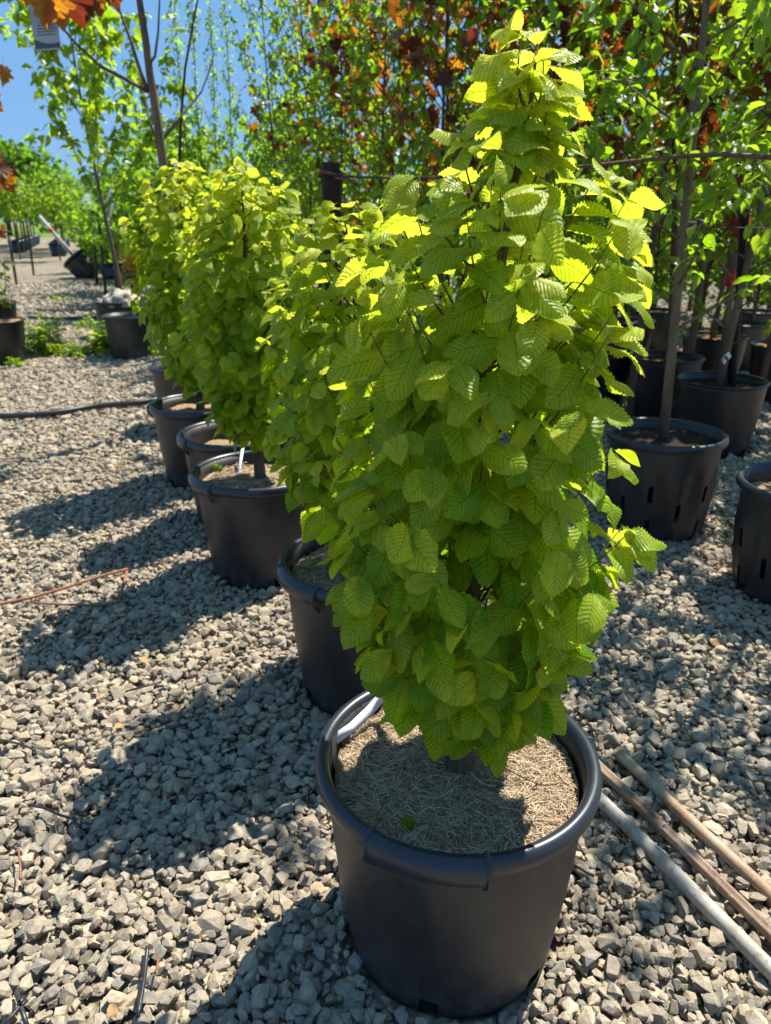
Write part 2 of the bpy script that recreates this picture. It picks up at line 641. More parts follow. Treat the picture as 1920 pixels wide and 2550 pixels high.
rg = random.Random(11)
HB_HI = [leaf_geo(rg, 26, 2, rg.uniform(.265, .32), rg.uniform(.2, 1.05), rg.uniform(-.38, .30), .020, .055, rg.uniform(.02, .11), rg.uniform(-.5, .5),
                  curl=rg.choice((0, 0, .3, .9, 1.5))) for _ in range(16)]
HB_MID = [leaf_geo(rg, 12, 1, rg.uniform(.29, .34), rg.uniform(.3, 1.1), rg.uniform(-.35, .35), .020, .07, .07, rg.uniform(-.5, .5),
                   curl=rg.choice((0, 0, .5))) for _ in range(8)]
HB_LO = [leaf_geo(rg, 6, 1, rg.uniform(.29, .35), rg.uniform(.4, 1.1), rg.uniform(0, .5), 0.0, .0, .08, rg.uniform(-.5, .5)) for _ in range(6)]
OV_HI = [leaf_geo(rg, 8, 1, rg.uniform(.20, .26), rg.uniform(.4, 1.2), rg.uniform(.1, .7), .006, .02, .06, rg.uniform(-.4, .4), petiole=.2, peak=.7) for _ in range(8)]
OV_LO = [leaf_geo(rg, 3, 1, rg.uniform(.22, .30), rg.uniform(.3, 1.1), rg.uniform(.1, .7), 0, 0, 0, rg.uniform(-.4, .4), petiole=0, peak=.75) for _ in range(6)]
MAPLE = [maple_geo(rg, True) for _ in range(6)]
MAPLE_LO = [maple_geo(rg, False) for _ in range(5)]


def frame_mat(p, d, n, s):
    d = d.normalized()
    n = n - d * n.dot(d)
    n = n.normalized() if n.length > 1e-5 else d.orthogonal().normalized()
    x = d.cross(n)
    return Matrix(((x.x * s, d.x * s, n.x * s, p.x), (x.y * s, d.y * s, n.y * s, p.y), (x.z * s, d.z * s, n.z * s, p.z), (0, 0, 0, 1)))


def joined_leaves(name, items, mat, parent, kind='stuff'):
    """items: (Geo, Matrix, age); all Geo with the same polygon size -> one mesh part"""
    if not items:
        return None
    by = {}
    for g, m, a in items:
        by.setdefault(id(g), (g, [], []))
        by[id(g)][1].append(np.array(m))
        by[id(g)][2].append(a)
    Vs, Fs, Us, As = [], [], [], []
    base = 0
    for g, ms, ages in by.values():
        Mx = np.stack(ms)
        Vh = np.concatenate([g.V, np.ones((len(g.V), 1))], 1)
        W = np.einsum('nij,vj->nvi', Mx, Vh)[:, :, :3]
        n, v = W.shape[:2]
        Vs.append(W.reshape(-1, 3))
        Fs.append((g.F[None] + (np.arange(n) * v)[:, None, None] + base).reshape(-1, g.F.shape[1]))
        Us.append(np.tile(g.UV, (n, 1)))
        As.append(np.repeat(np.array(ages), len(g.F)))
        base += n * v
    me = mesh_np(name, np.concatenate(Vs), np.concatenate(Fs), mat, np.concatenate(Us), np.concatenate(As))
    o = make_obj(name, me, parent)
    if kind:
        o['kind'] = kind
    return o


def place_leaves(root, items, n_ind, mat_o, mat_s, lname='leaf', mass='foliage'):
    """the n_ind leaves that show largest become objects of their own, the rest one part"""
    off = root.location
    def key(it):
        p = it[1].translation + off
        f = 0 if in_frame(p, .08) else 1000
        return f + (p - CAMP).length
    items = sorted(items, key=key)
    for g, m, a in items[:n_ind]:
        o = bpy.data.objects.new(lname, g.get(lname, mat_o))
        o.color = (a, a, a, 1)
        o.parent = root
        o.matrix_local = m
        C.objects.link(o)
    joined_leaves(mass, items[n_ind:], mat_s, root)


# ------------------------------------------------------------------ the ground
GZ = -.014
gb = bmesh.new()
bmesh.ops.create_grid(gb, x_segments=24, y_segments=24, size=260)
gme = bpy.data.meshes.new('ground')
gb.to_mesh(gme)
gb.free()
gr = make_obj('ground', gme, None, M['ground'])
gr.location = (0, 150, GZ)
tag(gr, 'pale crushed stone nursery yard floor', None, kind='structure')


def sheet(name, pts, z, mat, label):
    me = bpy.data.meshes.new(name)
    me.from_pydata([(x, y, z) for x, y in pts], [], [tuple(range(len(pts)))])
    o = make_obj(name, me, None, mat)
    return tag(o, label, None, kind='structure')


sheet('grass_field', [(2.0, 13.5), (120, 13.5), (120, 300), (-9, 300), (-1.0, 26)], GZ + .004, M['grass'], 'sunlit grass beyond the rows of potted trees')
sheet('far_grass_field', [(-120, 75), (-20, 68), (-9.5, 66), (-9.5, 300), (-120, 300)], GZ + .004, M['grass'], 'strip of grass at the far end of the gravel')

# pots: (x, y) base circles keep the stones out
POT_BASES = []


def gravel(excl):
    rs = np.random.RandomState(5)
    P, S, RT = [], [], []

    def layer(y0, y1, sp, size, z, dens):
        ys = np.arange(y0, y1, sp)
        for y in ys:
            hw = .56 * y + (1.5 if y < 4.2 else 1.2)
            xs = np.arange(-hw, hw, sp)
            keep = rs.rand(len(xs)) < dens
            xs = xs[keep]
            n = len(xs)
            x = xs + rs.uniform(-.5, .5, n) * sp
            yy = y + rs.uniform(-.5, .5, n) * sp
            s = size * np.exp(rs.normal(0, .36, n))
            s = np.clip(s, size * .45, size * 2.1)
            P.append(np.stack([x, yy, z + rs.uniform(-.5, .5, n) * .012 + s * .12], 1))
            S.append(np.stack([s * rs.uniform(.85, 1.3, n), s * rs.uniform(.7, 1.0, n), s * rs.uniform(.5, .85, n)], 1))
            RT.append(np.stack([rs.normal(0, .38, n), rs.normal(0, .38, n), rs.uniform(0, 6.283, n)], 1))
    layer(.55, 4.2,   .0178, .0119, -.006, 1.0)
    layer(.55, 4.2, .0245, .0134, .006, .74)
    layer(4.2, 11, .028, .0165, -.004, 1.0)
    layer(4.2, 8, .040, .0175, .006, .6)
    layer(11, 18, .065, .026, -.004, .9)
    P, S, RT = np.concatenate(P), np.concatenate(S), np.concatenate(RT)
    ok = np.ones(len(P), bool)
    for (x, y, r) in excl:
        ok &= (P[:, 0] - x) ** 2 + (P[:, 1] - y) ** 2 > (r + .010) ** 2
    P, S, RT = P[ok], S[ok], RT[ok]
    n = len(P)
    me = bpy.data.meshes.new('gravel')
    me.vertices.add(n)
    me.vertices.foreach_set('co', P.astype(np.float32).ravel())
    for nm, arr in (('stone_scale', S), ('stone_turn', RT)):
        a = me.attributes.new(nm, 'FLOAT_VECTOR', 'POINT')
        a.data.foreach_set('vector', arr.astype(np.float32).ravel())
    a = me.attributes.new('stone_pick', 'INT', 'POINT')
    a.data.foreach_set('value', rs.randint(0, 16, n).astype(np.int32))
    me.materials.append(M['stone'])
    o = make_obj('gravel', me)
    tag(o, 'loose crushed grey beige gravel stones covering the yard', None, kind='stuff')
    ng = bpy.data.node_groups.new('gravel_stones', 'GeometryNodeTree')
    ng.interface.new_socket('Geometry', in_out='INPUT', socket_type='NodeSocketGeometry')
    ng.interface.new_socket('Geometry', in_out='OUTPUT', socket_type='NodeSocketGeometry')
    N, L = ng.nodes, ng.links
    gi, go = N.new('NodeGroupInput'), N.new('NodeGroupOutput')
    join = N.new('GeometryNodeGeometryToInstance')
    for k in range(16):
        pts = N.new('GeometryNodePoints')
        pts.inputs['Count'].default_value = 15 + (k * 5) % 9
        rv = N.new('FunctionNodeRandomValue')
        rv.data_type = 'FLOAT_VECTOR'
        rv.inputs[0].default_value = (-1, -1, -1)
        rv.inputs[1].default_value = (1, 1, 1)
        rv.inputs['Seed'].default_value = 101 + k * 7
        ln = N.new('ShaderNodeVectorMath')
        ln.operation = 'LENGTH'
        L.new(rv.outputs[0], ln.inputs[0])
        pw = N.new('ShaderNodeMath')
        pw.operation = 'POWER'
        pw.inputs[1].default_value = -.72
        L.new(ln.outputs['Value'], pw.inputs[0])
        sc = N.new('ShaderNodeVectorMath')
        sc.operation = 'SCALE'
        L.new(rv.outputs[0], sc.inputs[0])
        L.new(pw.outputs[0], sc.inputs['Scale'])
        L.new(sc.outputs[0], pts.inputs['Position'])
        ch = N.new('GeometryNodeConvexHull')
        L.new(pts.outputs[0], ch.inputs[0])
        L.new(ch.outputs[0], join.inputs[0])
    ip = N.new('GeometryNodeInstanceOnPoints')
    ip.inputs['Pick Instance'].default_value = True
    L.new(gi.outputs[0], ip.inputs['Points'])
    L.new(join.outputs[0], ip.inputs['Instance'])

    def attr(nm, ty):
        a_ = N.new('GeometryNodeInputNamedAttribute')
        a_.data_type = ty
        a_.inputs[0].default_value = nm
        return a_.outputs[0]
    L.new(attr('stone_pick', 'INT'), ip.inputs['Instance Index'])
    L.new(attr('stone_turn', 'FLOAT_VECTOR'), ip.inputs['Rotation'])
    L.new(attr('stone_scale', 'FLOAT_VECTOR'), ip.inputs['Scale'])
    sm = N.new('GeometryNodeSetMaterial')
    sm.inputs['Material'].default_value = M['stone']
    ss = N.new('GeometryNodeSetShadeSmooth')
    ss.inputs['Shade Smooth'].default_value = False
    L.new(join.outputs[0], ss.inputs[0])
    L.new(ss.outputs[0], sm.inputs[0])
    L.new(sm.outputs[0], ip.inputs['Instance'])
    L.new(ip.outputs[0], go.inputs[0])
    md = o.modifiers.new('stones', 'NODES')
    md.node_group = ng
    return o


# ------------------------------------------------------------------ pots
def lumps(x, y):
    return .006 * np.sin(23 * x + 1.3) * np.cos(19 * y + .4) + .004 * np.sin(47 * x - 31 * y)


def soil_obj(R, z, mat, parent, rise=.012, name='soil', seg=40, rings=9, seed=0):
    rr = random.Random(seed)
    b = Buf()
    prof = []
    V, F = [], []
    for i in range(rings + 1):
        r = R * i / rings
        for j in range(seg):
            an = 2 * PI * j / seg
            zz = z + rise * math.cos(min(1, i / rings) * PI / 2) + rr.uniform(-.003, .003) * (i > 0) + lumps(r * math.cos(an), r * math.sin(an)) * (1 if R > .2 else 0)
            V.append((r * math.cos(an), r * math.sin(an), zz))
    for i in range(rings):
        for j in range(seg):
            j2 = (j + 1) % seg
            F.append((i * seg + j, i * seg + j2, (i + 1) * seg + j2, (i + 1) * seg + j))
    b.quads(V, F)
    return b.obj(name, mat, parent)


def nursery_pot(label, x, y, R=.26, h=.43, kind='smooth', grips=(), soil='coir', soil_depth=.06, turn=0.0, group='black nursery pots of the hornbeam row', detail=True, tilt=None, z=0.0, soil_seed=0):
    root = thing('nursery_pot', label, 'plant pot', (x, y, z), (0, 0, 0), group)
    rb = R * .77
    seg = 72 if detail else 32
    rt = R - .02 if kind != 'black' else R - .010
    b = Buf()
    zs = [.0, .008, .040] + [.04 + (h - .075) * q for q in (.18, .4, .6, .8, 1.0)] + [h - .012]
    prof = [(.0, .006), (rb - .012, .002)]
    for zz in zs:
        q = zz / h
        bulge = .006 * math.sin(PI * q)
        prof.append((rb + (rt - rb) * q + bulge, zz))
    n_out = len(prof)
    wall = .005
    for zz in (h - .012, h - .05, h - soil_depth - .05):
        q = zz / h
        prof.append((rb + (rt - rb) * q - wall, zz))
    holes = [int(seg * k / 6 + turn * seg / (2 * PI)) % seg for k in range(6)]

    def skip(i, j):
        if not detail:
            return False
        if i == 3 and any((j - hh) % seg in (0, 1) for hh in holes):
            return True
        if kind == 'slot' and i in (4, 5, 6) and j % 6 == 0:
            return (i + j // 6) % 2 == 0
        return False

    def rfun(r, zz, an):
        if kind == 'slot' and .03 < zz < h * .72 and r > rb * .97:
            ph = math.cos(an * 12)
            return r + (.010 if ph > .2 else -.007)
        return r
    b.lathe(prof, seg, rfun if kind == 'slot' else None, skip)
    mb = M['pot_gloss'] if kind == 'black' else M['pot']
    b.obj('pot_wall', mb, root)
    lip = Buf()
    if kind == 'black':
        pr = [(R - .017, h - .010), (R - .014, h - .002), (R - .006, h), (R, h - .005), (R - .001, h - .014), (R - .008, h - .018)]
    else:
        pr = [(R - .027, h - .030), (R - .026, h - .008), (R - .020, h - .001), (R - .010, h + .001), (R - .003, h - .005), (R, h - .015),
              (R - .001, h - .028), (R - .005, h - .034), (R - .020, h - .032)]
    lip.lathe(pr, 96 if detail else 40)
    lip.obj('rim', M['pot_gloss'] if kind == 'black' else M['pot_rim'], root)
    for a in grips:
        g = Buf()
        sp = R_(22)
        pr2 = [(R - .010, h + .0005), (R - .001, h - .003), (R + .006, h - .012), (R + .008, h - .026), (R + .006, h - .042), (R - .002, h - .047), (R - .012, h - .044)]
        g.lathe(pr2, 14, None, None, a - sp, a + sp)
        for s in (-1, 1):
            an = a + s * sp
            d = Vector((math.cos(an), math.sin(an), 0))
            t = Vector((-d.y, d.x, 0))
            pts = [d * (R - .022) + Vector((0, 0, h + .0025)), d * (R - .002) + Vector((0, 0, h + .002)), d * (R + .011) + Vector((0, 0, h - .018)),
                   d * (R + .009) + Vector((0, 0, h - .046)), d * (R - .016) + Vector((0, 0, h - .075))]
            V = [p + t * .0035 for p in pts] + [p - t * .0035 for p in pts]
            g.quads(V, [(0, 1, 2, 3), (0, 3, 4), (8, 7, 6, 5), (9, 8, 5), (0, 5, 6, 1), (1, 6, 7, 2), (2, 7, 8, 3), (3, 8, 9, 4)])
        g.obj('handle', M['pot_rim'], root)
    if soil:
        zs_ = h - soil_depth
        q = zs_ / h
        r_in = rb + (rt - rb) * q - wall - .001
        if kind == 'smooth' and detail:
            r_in -= .006
        soil_obj(r_in, zs_, M[soil], root, .012, 'coir_mulch' if soil == 'coir' else 'soil', seed=soil_seed)
    if z == 0:
        POT_BASES.append((x, y, rb))
    return root


ROW = [  # x, y, of the hornbeam pots from the near one on
    (.130, 1.110), (-.050, 1.960), (-.502, 2.780), (-.694, 3.340), (-1.000, 3.920)]
P6, P7, P8 = (-1.337, 5.04), (-2.667, 7.90), (-3.30, 9.36)
pot1 = nursery_pot('nearest big black pot with coir mulch, sunlit rim and a white strap inside', *ROW[0], grips=(R_(254),), turn=R_(12))
pot2 = nursery_pot('black pot half hidden right behind the nearest pot, handle at its front', *ROW[1], grips=(R_(216),), turn=.5)
pot3 = nursery_pot('black pot third in the row with trunk, clear strip and weed in its mulch', *ROW[2], grips=(R_(214),), turn=.9)
pot4 = nursery_pot('black pot with deep shaded inside tucked behind the third pot', *ROW[3], grips=(R_(200),), soil_depth=.10, turn=.3)
pot5 = nursery_pot('black pot with handle beside the end of the black hose', *ROW[4], grips=(R_(172),), turn=.7)
pot6 = nursery_pot('black pot partly hidden behind the pot at the hose end', *P6, group='black pots of taller trees left of centre', detail=False)
pot7 = nursery_pot('dark grey pot standing in front of the burlap topped pot', *P7, group='black pots of taller trees left of centre', detail=False)
pot8 = nursery_pot('dark grey pot with a pale burlap lump on top', *P8, group='black pots of taller trees left of centre', detail=False, soil_depth=.03)

# coir fibres on the nearest mulch mats
def fibres(pot, R, z, n, seed, w=.0009):
    rs = np.random.RandomState(seed)
    r = R * np.sqrt(rs.rand(n))
    a = rs.rand(n) * 2 * PI
    c = np.stack([r * np.cos(a), r * np.sin(a), z + .012 * np.cos(r / R * PI / 2) + lumps(r * np.cos(a), r * np.sin(a)) + rs.rand(n) ** 2 * .008], 1)
    th = rs.rand(n) * 2 * PI
    L_ = rs.uniform(.012, .055, n)
    bend = rs.normal(0, .8, n)
    V, F, A = [], [], []
    K = 4
    P = np.zeros((n, K, 3))
    p = c.copy()
    for k in range(K):
        P[:, k] = p
        an = th + bend * (k / K)
        p = p + np.stack([np.cos(an), np.sin(an), rs.normal(0, .12, n)], 1) * (L_ / (K - 1))[:, None]
    rr = np.sqrt(P[..., 0] ** 2 + P[..., 1] ** 2)
    f = np.minimum(1, (R - .001) / np.maximum(rr, 1e-6))
    P[..., 0] *= f
    P[..., 1] *= f
    P[..., 2] = np.maximum(P[..., 2], z + .012 * np.cos(np.minimum(1, rr / R) * PI / 2) + lumps(P[..., 0], P[..., 1]) + .0005)
    side = np.stack([-np.sin(th), np.cos(th), rs.normal(0, .5, n)], 1)
    side /= np.linalg.norm(side, axis=1)[:, None]
    ww = (w * rs.uniform(.5, 1.2, n))[:, None, None]
    A1 = P + side[:, None] * ww
    A2 = P - side[:, None] * ww
    VV = np.stack([A1, A2], 2).reshape(-1, 3)
    base = (np.arange(n) * K * 2)[:, None]
    fs = []
    for k in range(K - 1):
        o = 2 * k
        fs.append(np.concatenate([base + o, base + o + 1, base + o + 3, base + o + 2], 1))
    FF = np.stack(fs, 1).reshape(-1, 4)
    age = np.repeat(rs.rand(n) ** 1.1, K - 1)
    me = mesh_np('coir_fibre', VV, FF, M['fibre'], None, age)
    o = make_obj('coir_fibre', me, pot)
    o['kind'] = 'stuff'


fibres(pot1, .224, .370, 17000, 3, .00065)
fibres(pot2, .224, .370, 6000, 4, .0009)
fibres(pot3, .224, .370, 4000, 5, .0012)


# ------------------------------------------------------------------ hornbeams
def hornbeam(label, x, y, zs, prof, seed, nshoot, geos, leaf_len, n_ind=300, lean=(0, 0), trunk_r=.026, clear=.0, dens=24, squash=1.0, shift=0.0):
    rr = random.Random(seed)
    root = thing('hornbeam', label, 'hornbeam', (x, y, zs), group='columnar hornbeams in a row of black pots')
    zmin, zmax = prof[0][0], prof[-1][0]

    def rad(z):
        for (a, ra), (b, rb_) in zip(prof, prof[1:]):
            if a <= z <= b:
                return ra + (rb_ - ra) * (z - a) / max(1e-6, b - a)
        return .02

    def axis(z):
        q = max(0, (z - zs) / (zmax - zs))
        return Vector((lean[0] * q * q + shift * min(1, q * 6) + .008 * math.sin(7 * q + seed), lean[1] * q * q + .006 * math.cos(6 * q + seed), z - zs))
    n = 12
    H = zmax - zs
    tp = [axis(zs - .05 + (H - .04) * i / n) for i in range(n + 1)]
    b = Buf()
    b.tube(tp, [trunk_r * (1.25 if i == 0 else 1) * (1 - .88 * (i / n) ** .8) for i in range(n + 1)], 10)
    b.obj('trunk', M['bark_dark'], root)
    items = []
    # area weighted heights
    zz = np.linspace(zmin, zmax - .02, 200)
    wt = np.array([rad(v) + .06 for v in zz])
    cum = np.cumsum(wt) / wt.sum()
    for k in range(nshoot):
        q = (k + rr.random()) / nshoot
        zt = float(np.interp(q, cum, zz))
        ph = k * 2.39996 + rr.uniform(-.4, .4)
        Rt = max(.02, rad(zt) - leaf_len * .42) * rr.choice((rr.uniform(.5, .9), rr.uniform(.85, 1.08), rr.uniform(.9, 1.13)))
        o = Vector((math.cos(ph), math.sin(ph) * squash, 0))
        tip = axis(zt) + o * Rt
        z0 = max(zs + .05 + clear, zt - Rt * rr.uniform(.5, 1.0) - .04)
        st = axis(min(z0, zmax - .08))
        ctrl = (st + tip) / 2 + Vector((0, 0, -.15 * Rt)) + o * .02
        pts = []
        for i in range(6):
            t = i / 5
            pts.append(st * (1 - t) ** 2 + ctrl * 2 * t * (1 - t) + tip * t * t + Vector((0, 0, .03 * t * t)))
        bb = Buf()
        bb.tube(pts, [.0028 * (1 - .75 * i / 5) for i in range(6)], 5)
        bb.obj('branch', M['shoot'], root)
        nl = max(5, int(4 + Rt * dens + rr.random()))
        hrel = (zt - zmin) / (zmax - zmin)
        for i in range(nl + 2):
            s = .22 + .80 * (i + rr.uniform(.2, .8)) / nl if i < nl else 1.0
            f = min(s, .999) * 5
            i0 = int(f)
            p = pts[i0].lerp(pts[min(i0 + 1, 5)], f - i0) + Vector([rr.uniform(-.008, .008) for _ in range(3)])
            side = 1 if i % 2 else -1
            oo = (o + Vector((rr.uniform(-.5, .5), rr.uniform(-.5, .5), 0))).normalized()
            tg = Vector((-oo.y, oo.x, 0))
            up = Vector((0, 0, 1))
            top = max(0, hrel) ** 2.4
            droop = .50 - .55 * top - .10 * hrel + rr.uniform(-.5, .55)
            d = oo * (.92 + .10 * hrel + rr.uniform(-.3, .3)) + tg * side * rr.uniform(.0, 1.5) - up * droop
            nn = oo * (.48 - .25 * hrel + rr.uniform(-.35, .35)) + up * (.85 + .2 * hrel + rr.uniform(-.45, .25)) + tg * rr.uniform(-.95, .95)
            tipw = max(0, (s - .75) / .25)
            ln = leaf_len * rr.choice((rr.uniform(.62, .9), rr.uniform(.85, 1.18), rr.uniform(.9, 1.12))) * (1 - .22 * tipw) * (1 - .12 * top)
            age = .46 * rr.random() ** 1.3 + .40 * tipw * rr.random() ** 1.4 + .50 * top * rr.uniform(.5, 1) + .10 * hrel 
            items.append((rr.choice(geos), frame_mat(p, d, nn, ln), min(1, age)))
    # leader
    a0 = axis(zmax - .16)
    a1 = axis(zmax)
    bb = Buf()
    bb.tube([a0, a0.lerp(a1, .5) + Vector((.004, 0, 0)), a1], [.004, .003, .0015], 5)
    bb.obj('branch', M['twig'], root)
    for i in range(15):
        t = (i + .5) / 15
        p = a0.lerp(a1, t)
        ph = i * 2.5 + seed
        o = Vector((math.cos(ph), math.sin(ph), 0))
        d = o * 1.0 + Vector((0, 0, -.25 + .85 * t + rr.uniform(-.15, .15)))
        nn = Vector((0, 0, 1)) - o * .3 + Vector((rr.uniform(-.3, .3), rr.uniform(-.3, .3), 0))
        items.append((rr.choice(geos), frame_mat(p, d, nn, leaf_len * (1.12 - .50 * t)), min(1, .40 + .6 * t)))
    place_leaves(root, items, n_ind, M['hb'], M['hb_s'])
    return root


hornbeam('big hornbeam filling the middle, in the nearest pot, every leaf sharp', *ROW[0], .370,
         [(.61, .13), (.65, .19), (.71, .235), (.78, .255), (.90, .262), (1.02, .252), (1.13, .232), (1.24, .232), (1.32, .208), (1.38, .158), (1.42, .108), (1.46, .068), (1.50, .038), (1.55, .012)],
         7, 128, HB_HI, .086, lean=(.055, 0), shift=.004, dens=23, trunk_r=.03)
hornbeam('hornbeam just behind the big one, mostly covered by it', *ROW[1], .370,
         [(.55, .10), (.65, .20), (.78, .28), (.95, .275), (1.1, .25), (1.20, .20), (1.27, .15), (1.33, .09), (1.37, .03)],
         21, 120, HB_MID, .084, dens=25, lean=(-.06, 0))
hornbeam('broad hornbeam in the middle of the row, above the third pot', *ROW[2], .370,
         [(.63, .13), (.70, .20), (.84, .235), (1.0, .246), (1.2, .246), (1.34, .222), (1.42, .18), (1.48, .10), (1.51, .04)],
         33, 135, HB_MID, .082, dens=26, lean=(.0, 0))
hornbeam('narrow hornbeam squeezed between two fuller ones, over the shaded pot', *ROW[3], .330,
         [(.66, .09), (.74, .15), (.92, .17), (1.05, .16), (1.14, .12), (1.20, .08), (1.25, .04)],
         45, 90, HB_LO, .085, dens=20)
hornbeam('farthest hornbeam of the row, with a bare trunk foot beside the hose', *ROW[4], .370,
         [(.60, .14), (.68, .22), (.84, .280), (1.05, .285), (1.25, .270), (1.40, .225), (1.50, .16), (1.57, .09), (1.60, .04)],
         57, 130, HB_LO, .082, dens=24)


# ------------------------------------------------------------------ taller trees
def potted_tree(label, cat, group, x, y, z0, H, crown0, spread, nlimb, nleaf, geos, leaf_len, seed, mats, bark='bark_dark', trunk_r=.02, n_ind=0,
                upr=.9, lean=(0, 0), age=(.0, .6), name='tree', sub=2, top_age=.25, hang=.35, weep=0.0, straight=False):
    rr = random.Random(seed)
    root = thing(name, label, cat, (x, y, z0), group=group)

    def ax(t):
        w = .005 if straight else .03
        return Vector((lean[0] * t + w * math.sin(5 * t + seed), lean[1] * t + w * math.cos(4 * t + seed), t * H))
    n = 10
    b = Buf()
    b.tube([ax(i / n) + Vector((0, 0, -.05 if i == 0 else 0)) for i in range(n + 1)], [trunk_r * (1 - .85 * i / n) for i in range(n + 1)], 8)
    b.obj('trunk', M[bark], root)
    items = []
    segs = []
    for k in range(nlimb):
        rel = (k + rr.random()) / nlimb
        hz = crown0 + (H * .96 - crown0) * rel
        ph = k * 2.39996 + rr.uniform(-.5, .5)
        L_ = spread * (1.1 - .65 * rel) * rr.uniform(.7, 1.25)
        st = ax(hz / H)
        o = Vector((math.cos(ph), math.sin(ph), 0))
        mid = st + o * L_ * .55 + Vector((0, 0, L_ * upr * .45))
        end = st + o * L_ * .95 + Vector((0, 0, L_ * upr * (1.15 - weep)))
        pts = [st, st.lerp(mid, .5) + Vector((0, 0, -.02 * L_)), mid, mid.lerp(end, .5) + o * .03 * L_, end]
        bb = Buf()
        r0 = trunk_r * .24
        bb.tube(pts, [r0, r0 * .85, r0 * .65, r0 * .45, r0 * .2], 5)
        segs.append((pts, rel))
        for s in range(sub):
            i0 = rr.choice((1, 2, 2, 3))
            q = pts[i0].lerp(pts[i0 + 1], rr.random())
            dd = Vector((rr.uniform(-1, 1), rr.uniform(-1, 1), rr.uniform(-.2, 1.0))) + o * .5
            e = q + dd.normalized() * L_ * rr.uniform(.3, .6)
            pp = [q, q.lerp(e, .5) + Vector((0, 0, .02)), e]
            bb.tube(pp, [r0 * .45, r0 * .3, r0 * .12], 4)
            segs.append((pp, rel))
        bb.obj('limb', M['twig'] if bark == 'bark_dark' else M[bark], root)
    segs.append(([ax(.82), ax(.91), ax(1.0)], 1.0))
    wts = [sum((p[i + 1] - p[i]).length for i in range(len(p) - 1)) for p, _ in segs]
    for _ in range(nleaf):
        p, rel = rr.choices(segs, wts)[0]
        t = rr.uniform(.18, 1.0) * (len(p) - 1)
        i0 = min(int(t), len(p) - 2)
        q = p[i0].lerp(p[i0 + 1], t - i0) + Vector([rr.gauss(0, .022) for _ in range(3)])
        d = Vector((rr.gauss(0, 1), rr.gauss(0, 1), rr.gauss(-hang, .6)))
        nn = Vector((rr.gauss(0, .6), rr.gauss(0, .6), 1.0))
        a = min(1, max(0, rr.uniform(*age) + top_age * (rel - .4)))
        items.append((rr.choice(geos), frame_mat(q, d, nn, leaf_len * rr.uniform(.65, 1.25)), a))
    place_leaves(root, items, n_ind, mats[0], mats[1])
    return root


GRM, PUM = (M['gr'], M['gr_s']), (M['pu'], M['pu_s'])
BG = 'potted trees in rows behind the hornbeams'
PG = 'black pots under the trees behind the hornbeams'
# --- right hand pots with their trees
nursery_pot('slotted black pot with thick rounded rim, second from the lower picture edge', 1.252, 3.22, R=.262, h=.46, kind='slot', soil='soil', soil_depth=.05, group=PG)
nursery_pot('slotted black pot cut off by the picture edge above the bamboo canes', 1.576, 2.58, R=.262, h=.44, kind='slot', soil='coir', soil_depth=.07, group=PG)
nursery_pot('glossy black pot with thin rim and bark on its soil behind the slotted pot', 2.05, 4.50, R=.262, h=.44, kind='black', soil='soil', soil_depth=.06, group=PG)
nursery_pot('shaded black pot just left of the glossy thin rimmed pot', 2.04 - .04, 5.33, R=.262, h=.44, kind='black', soil='bark_chip', group=PG, detail=False)
nursery_pot('shaded black pot peeking out right behind the big hornbeam', 1.61, 5.64, R=.262, h=.44, kind='black', soil='soil', group=PG, detail=False)
nursery_pot('black pot with orange bark mulch by the grey trunk on the right', 2.77, 6.35, R=.262, h=.44, kind='black', soil='bark_chip', soil_depth=.03, group=PG, detail=False)
nursery_pot('black pot with a heap of orange bark at the edge of the picture', 3.12, 5.85, R=.262, h=.44, kind='black', soil='bark_chip', soil_depth=.03, group=PG, detail=False)
for (x, y, lab) in ((2.35, 7.4, 'small far black pot between the tree trunks on the right'), (3.35, 7.2, 'far black pot behind the bark filled pots'),
                    (2.9, 8.3, 'far black pot in front of the bright grass'), (3.95, 8.2, 'farthest black pot by the bright grass edge'), (1.95, 6.5, 'far black pot behind the shaded pair of pots')):
    nursery_pot(lab, x, y, R=.262, h=.44, kind='black', soil='soil', soil_depth=.04, group=PG, detail=False)

potted_tree('tall green tree with straight grey trunk in the slotted pot', 'tree', BG, 1.252, 3.22,  .41, 3.3, .45, .66, 34, 1900, OV_HI, .070, 61, GRM, 'bark_grey', .024, 300, age=(.05, .9), lean=(-.15, .0), upr=.8, straight=True)
potted_tree('leafy tree whose branches reach in at the right picture edge', 'tree', BG, 1.62, 2.62, .38, 2.7, .55, .60, 26, 1000, OV_HI, .066, 62, GRM, 'bark_grey', .02, 300, age=(.05, .9), lean=(.20, .25), upr=.8)
potted_tree('leaning tree with pale grey trunk in the glossy black pot', 'tree', BG, 2.03, 4.50, .38, 3.3, .22, .70, 36, 2000, OV_HI, .070, 63, GRM, 'bark_grey', .026, 300, age=(.05, .9), lean=(.22, .0), upr=.8, straight=True)
potted_tree('dark red leaved maple rising behind the slotted pot', 'maple tree', 'purple leaved maples', 2.00, 5.33, .38, 3.6, .95, .95, 24, 420, MAPLE, .135, 64, PUM, 'bark_dark', .028, 280, age=(.0, .85), hang=.9, lean=(-.35, 0))
potted_tree('dark red leaved maple straight behind the top of the big hornbeam', 'maple tree', 'purple leaved maples', 1.25, 6.2, .38, 3.7, 1.0, 1.0, 24, 430, MAPLE_LO, .135, 65, PUM, 'bark_dark', .028, 200, age=(.0, .85), hang=.9, lean=(-.2, 0))
potted_tree('green tree between the two maples, fine leaved', 'tree', BG, 1.61, 5.64, .38, 3.5, .4, .7, 34, 2200, OV_LO, .078, 66, GRM, 'bark_grey', .02, 0)
